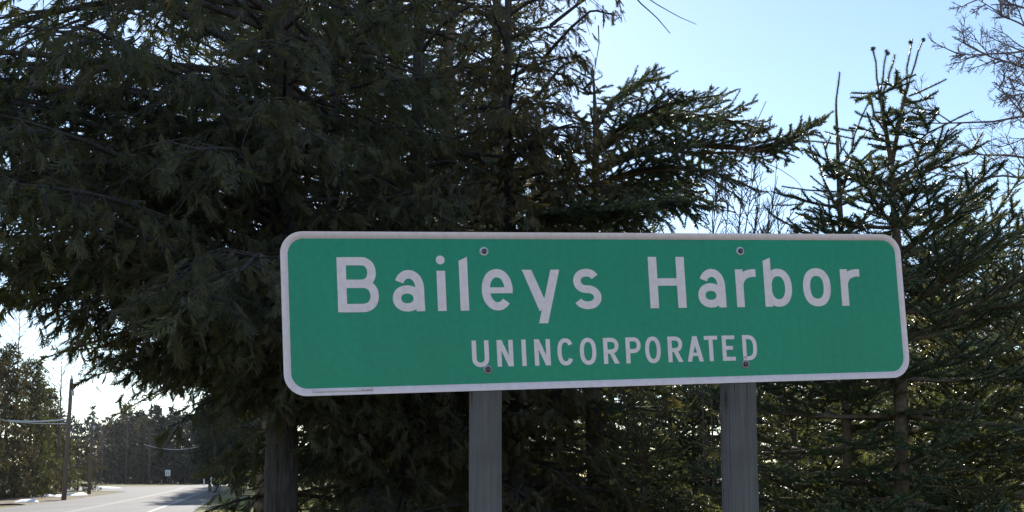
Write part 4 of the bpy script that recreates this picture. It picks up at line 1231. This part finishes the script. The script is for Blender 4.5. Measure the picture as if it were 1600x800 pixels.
# far road furniture
b = px(262, 745, 205); root = empty("speed_sign", (b[0], b[1], 0), "small white square road sign in front of the far dark wood", "road sign")
m = MB(); m.box((-.05, .02, -.2), (.05, .10, 2.9)); m.build("post", M["pole"], root)
m = MB(); m.box((-.52, -.02, 1.75), (.52, .015, 3.0)); m.build("board", M["white"], root)
m = MB()
for x0, x1, z0, z1 in ((-.26, -.12, 2.0, 2.55), (-.26, .02, 2.44, 2.55), (.08, .18, 2.0, 2.55), (.18, .30, 2.0, 2.1), (.18, .30, 2.44, 2.55), (-.3, .3, 2.68, 2.78)):
    m.box((x0, -.035, z0), (x1, -.021, z1))
m.build("print", M["dark"], root)
for x, d, lb, mt, h in ((319, 178, "white marker post leftmost of those at the road bend", "white", 1.5), (330, 178, "taller white marker post beside the mailbox at the bend", "white", 1.7), (353, 180, "grey marker post rightmost at the road bend", "pole", 1.6),
                        (236, 196, "reddish delineator leftmost below the small white sign", "orange", .9), (253, 194, "reddish delineator just left of the small white sign's foot", "orange", 1.1), (270, 192, "reddish delineator right of the small white sign's foot", "orange", 1.0)):
    b = px(x, 745, d); m = MB(); m.box((-.09, -.03, -.2), (.09, .03, h * .8)); m.add([(-.09, -.03, h * .8), (.09, -.03, h * .8), (.09, .03, h * .8), (-.09, .03, h * .8), (0, 0, h)], t=[(0, 1, 4), (1, 2, 4), (2, 3, 4), (3, 0, 4)])
    o = m.build("marker_post", M[mt]); o.location = (b[0], b[1], 0); tag(o, lb, "post")
b = px(343, 745, 178); root = empty("mailbox", (b[0], b[1], 0), "white mailbox on a stand with a cross foot at the road bend", "mailbox")
m = MB(); m.box((-.07, -.07, -.1), (.07, .07, .95)); m.build("post", M["white"], root)
m = MB(); m.box((-.75, -.08, .10), (.75, .08, .26)); m.build("crossbar", M["white"], root)
m = MB(); a = np.linspace(0, math.pi, 9); pr = [(.19 * math.cos(t), 1.15 + .19 * math.sin(t)) for t in a] + [(-.19, .93), (.19, .93)]
k = len(pr); m.add([(x, -.3, z) for x, z in pr] + [(x, .3, z) for x, z in pr], t=[(0, i + 1, i) for i in range(1, k - 1)] + [(k, k + i, k + i + 1) for i in range(1, k - 1)], q=[(i, (i + 1) % k, k + (i + 1) % k, k + i) for i in range(k)])
m.build("box", M["white"], root)

# dry grass on the verge between the road and the trees
rg = np.random.default_rng(3); n = 26000
gx, gy = rg.uniform(-20, 14, n), rg.uniform(30, 70, n)
ex = np.interp(gy, edge[:, 1], edge[:, 0]) + 2.6
k = gx > ex; gx, gy = gx[k], gy[k]; n = len(gx)
hgt = rg.uniform(.06, .20, n); a = rg.uniform(0, 6.28, n); w = .014
p = np.stack([gx, gy, np.zeros(n)], 1); s = np.stack([np.cos(a), np.sin(a), 0 * a], 1) * w
tip = p + np.stack([rg.normal(0, .05, n), rg.normal(0, .05, n), hgt], 1)
m = MB(); m.add(np.stack([p - s, p + s, tip], 1).reshape(-1, 3), t=np.arange(3 * n).reshape(-1, 3))
tag(m.build("verge_grass", M["grass"]), "dry yellow-green grass on the verge right of the road", "grass", kind="stuff")

# thin spring haze that dims the far wood
m = MB(); m.box((-420, -80, -1.0), (160, 480, 24.0))
hz = bpy.data.materials.new("thin_haze"); hz.use_nodes = True
n_, l_ = hz.node_tree.nodes, hz.node_tree.links
n_.remove(n_["Principled BSDF"])
pv = n_.new("ShaderNodeVolumePrincipled"); pv.inputs["Density"].default_value = 0.00007; pv.inputs["Anisotropy"].default_value = 0.35
pv.inputs["Color"].default_value = (0.86, 0.90, 1.0, 1)
l_.new(pv.outputs[0], n_["Material Output"].inputs["Volume"])
o = m.build("haze", hz); o["kind"] = "stuff"
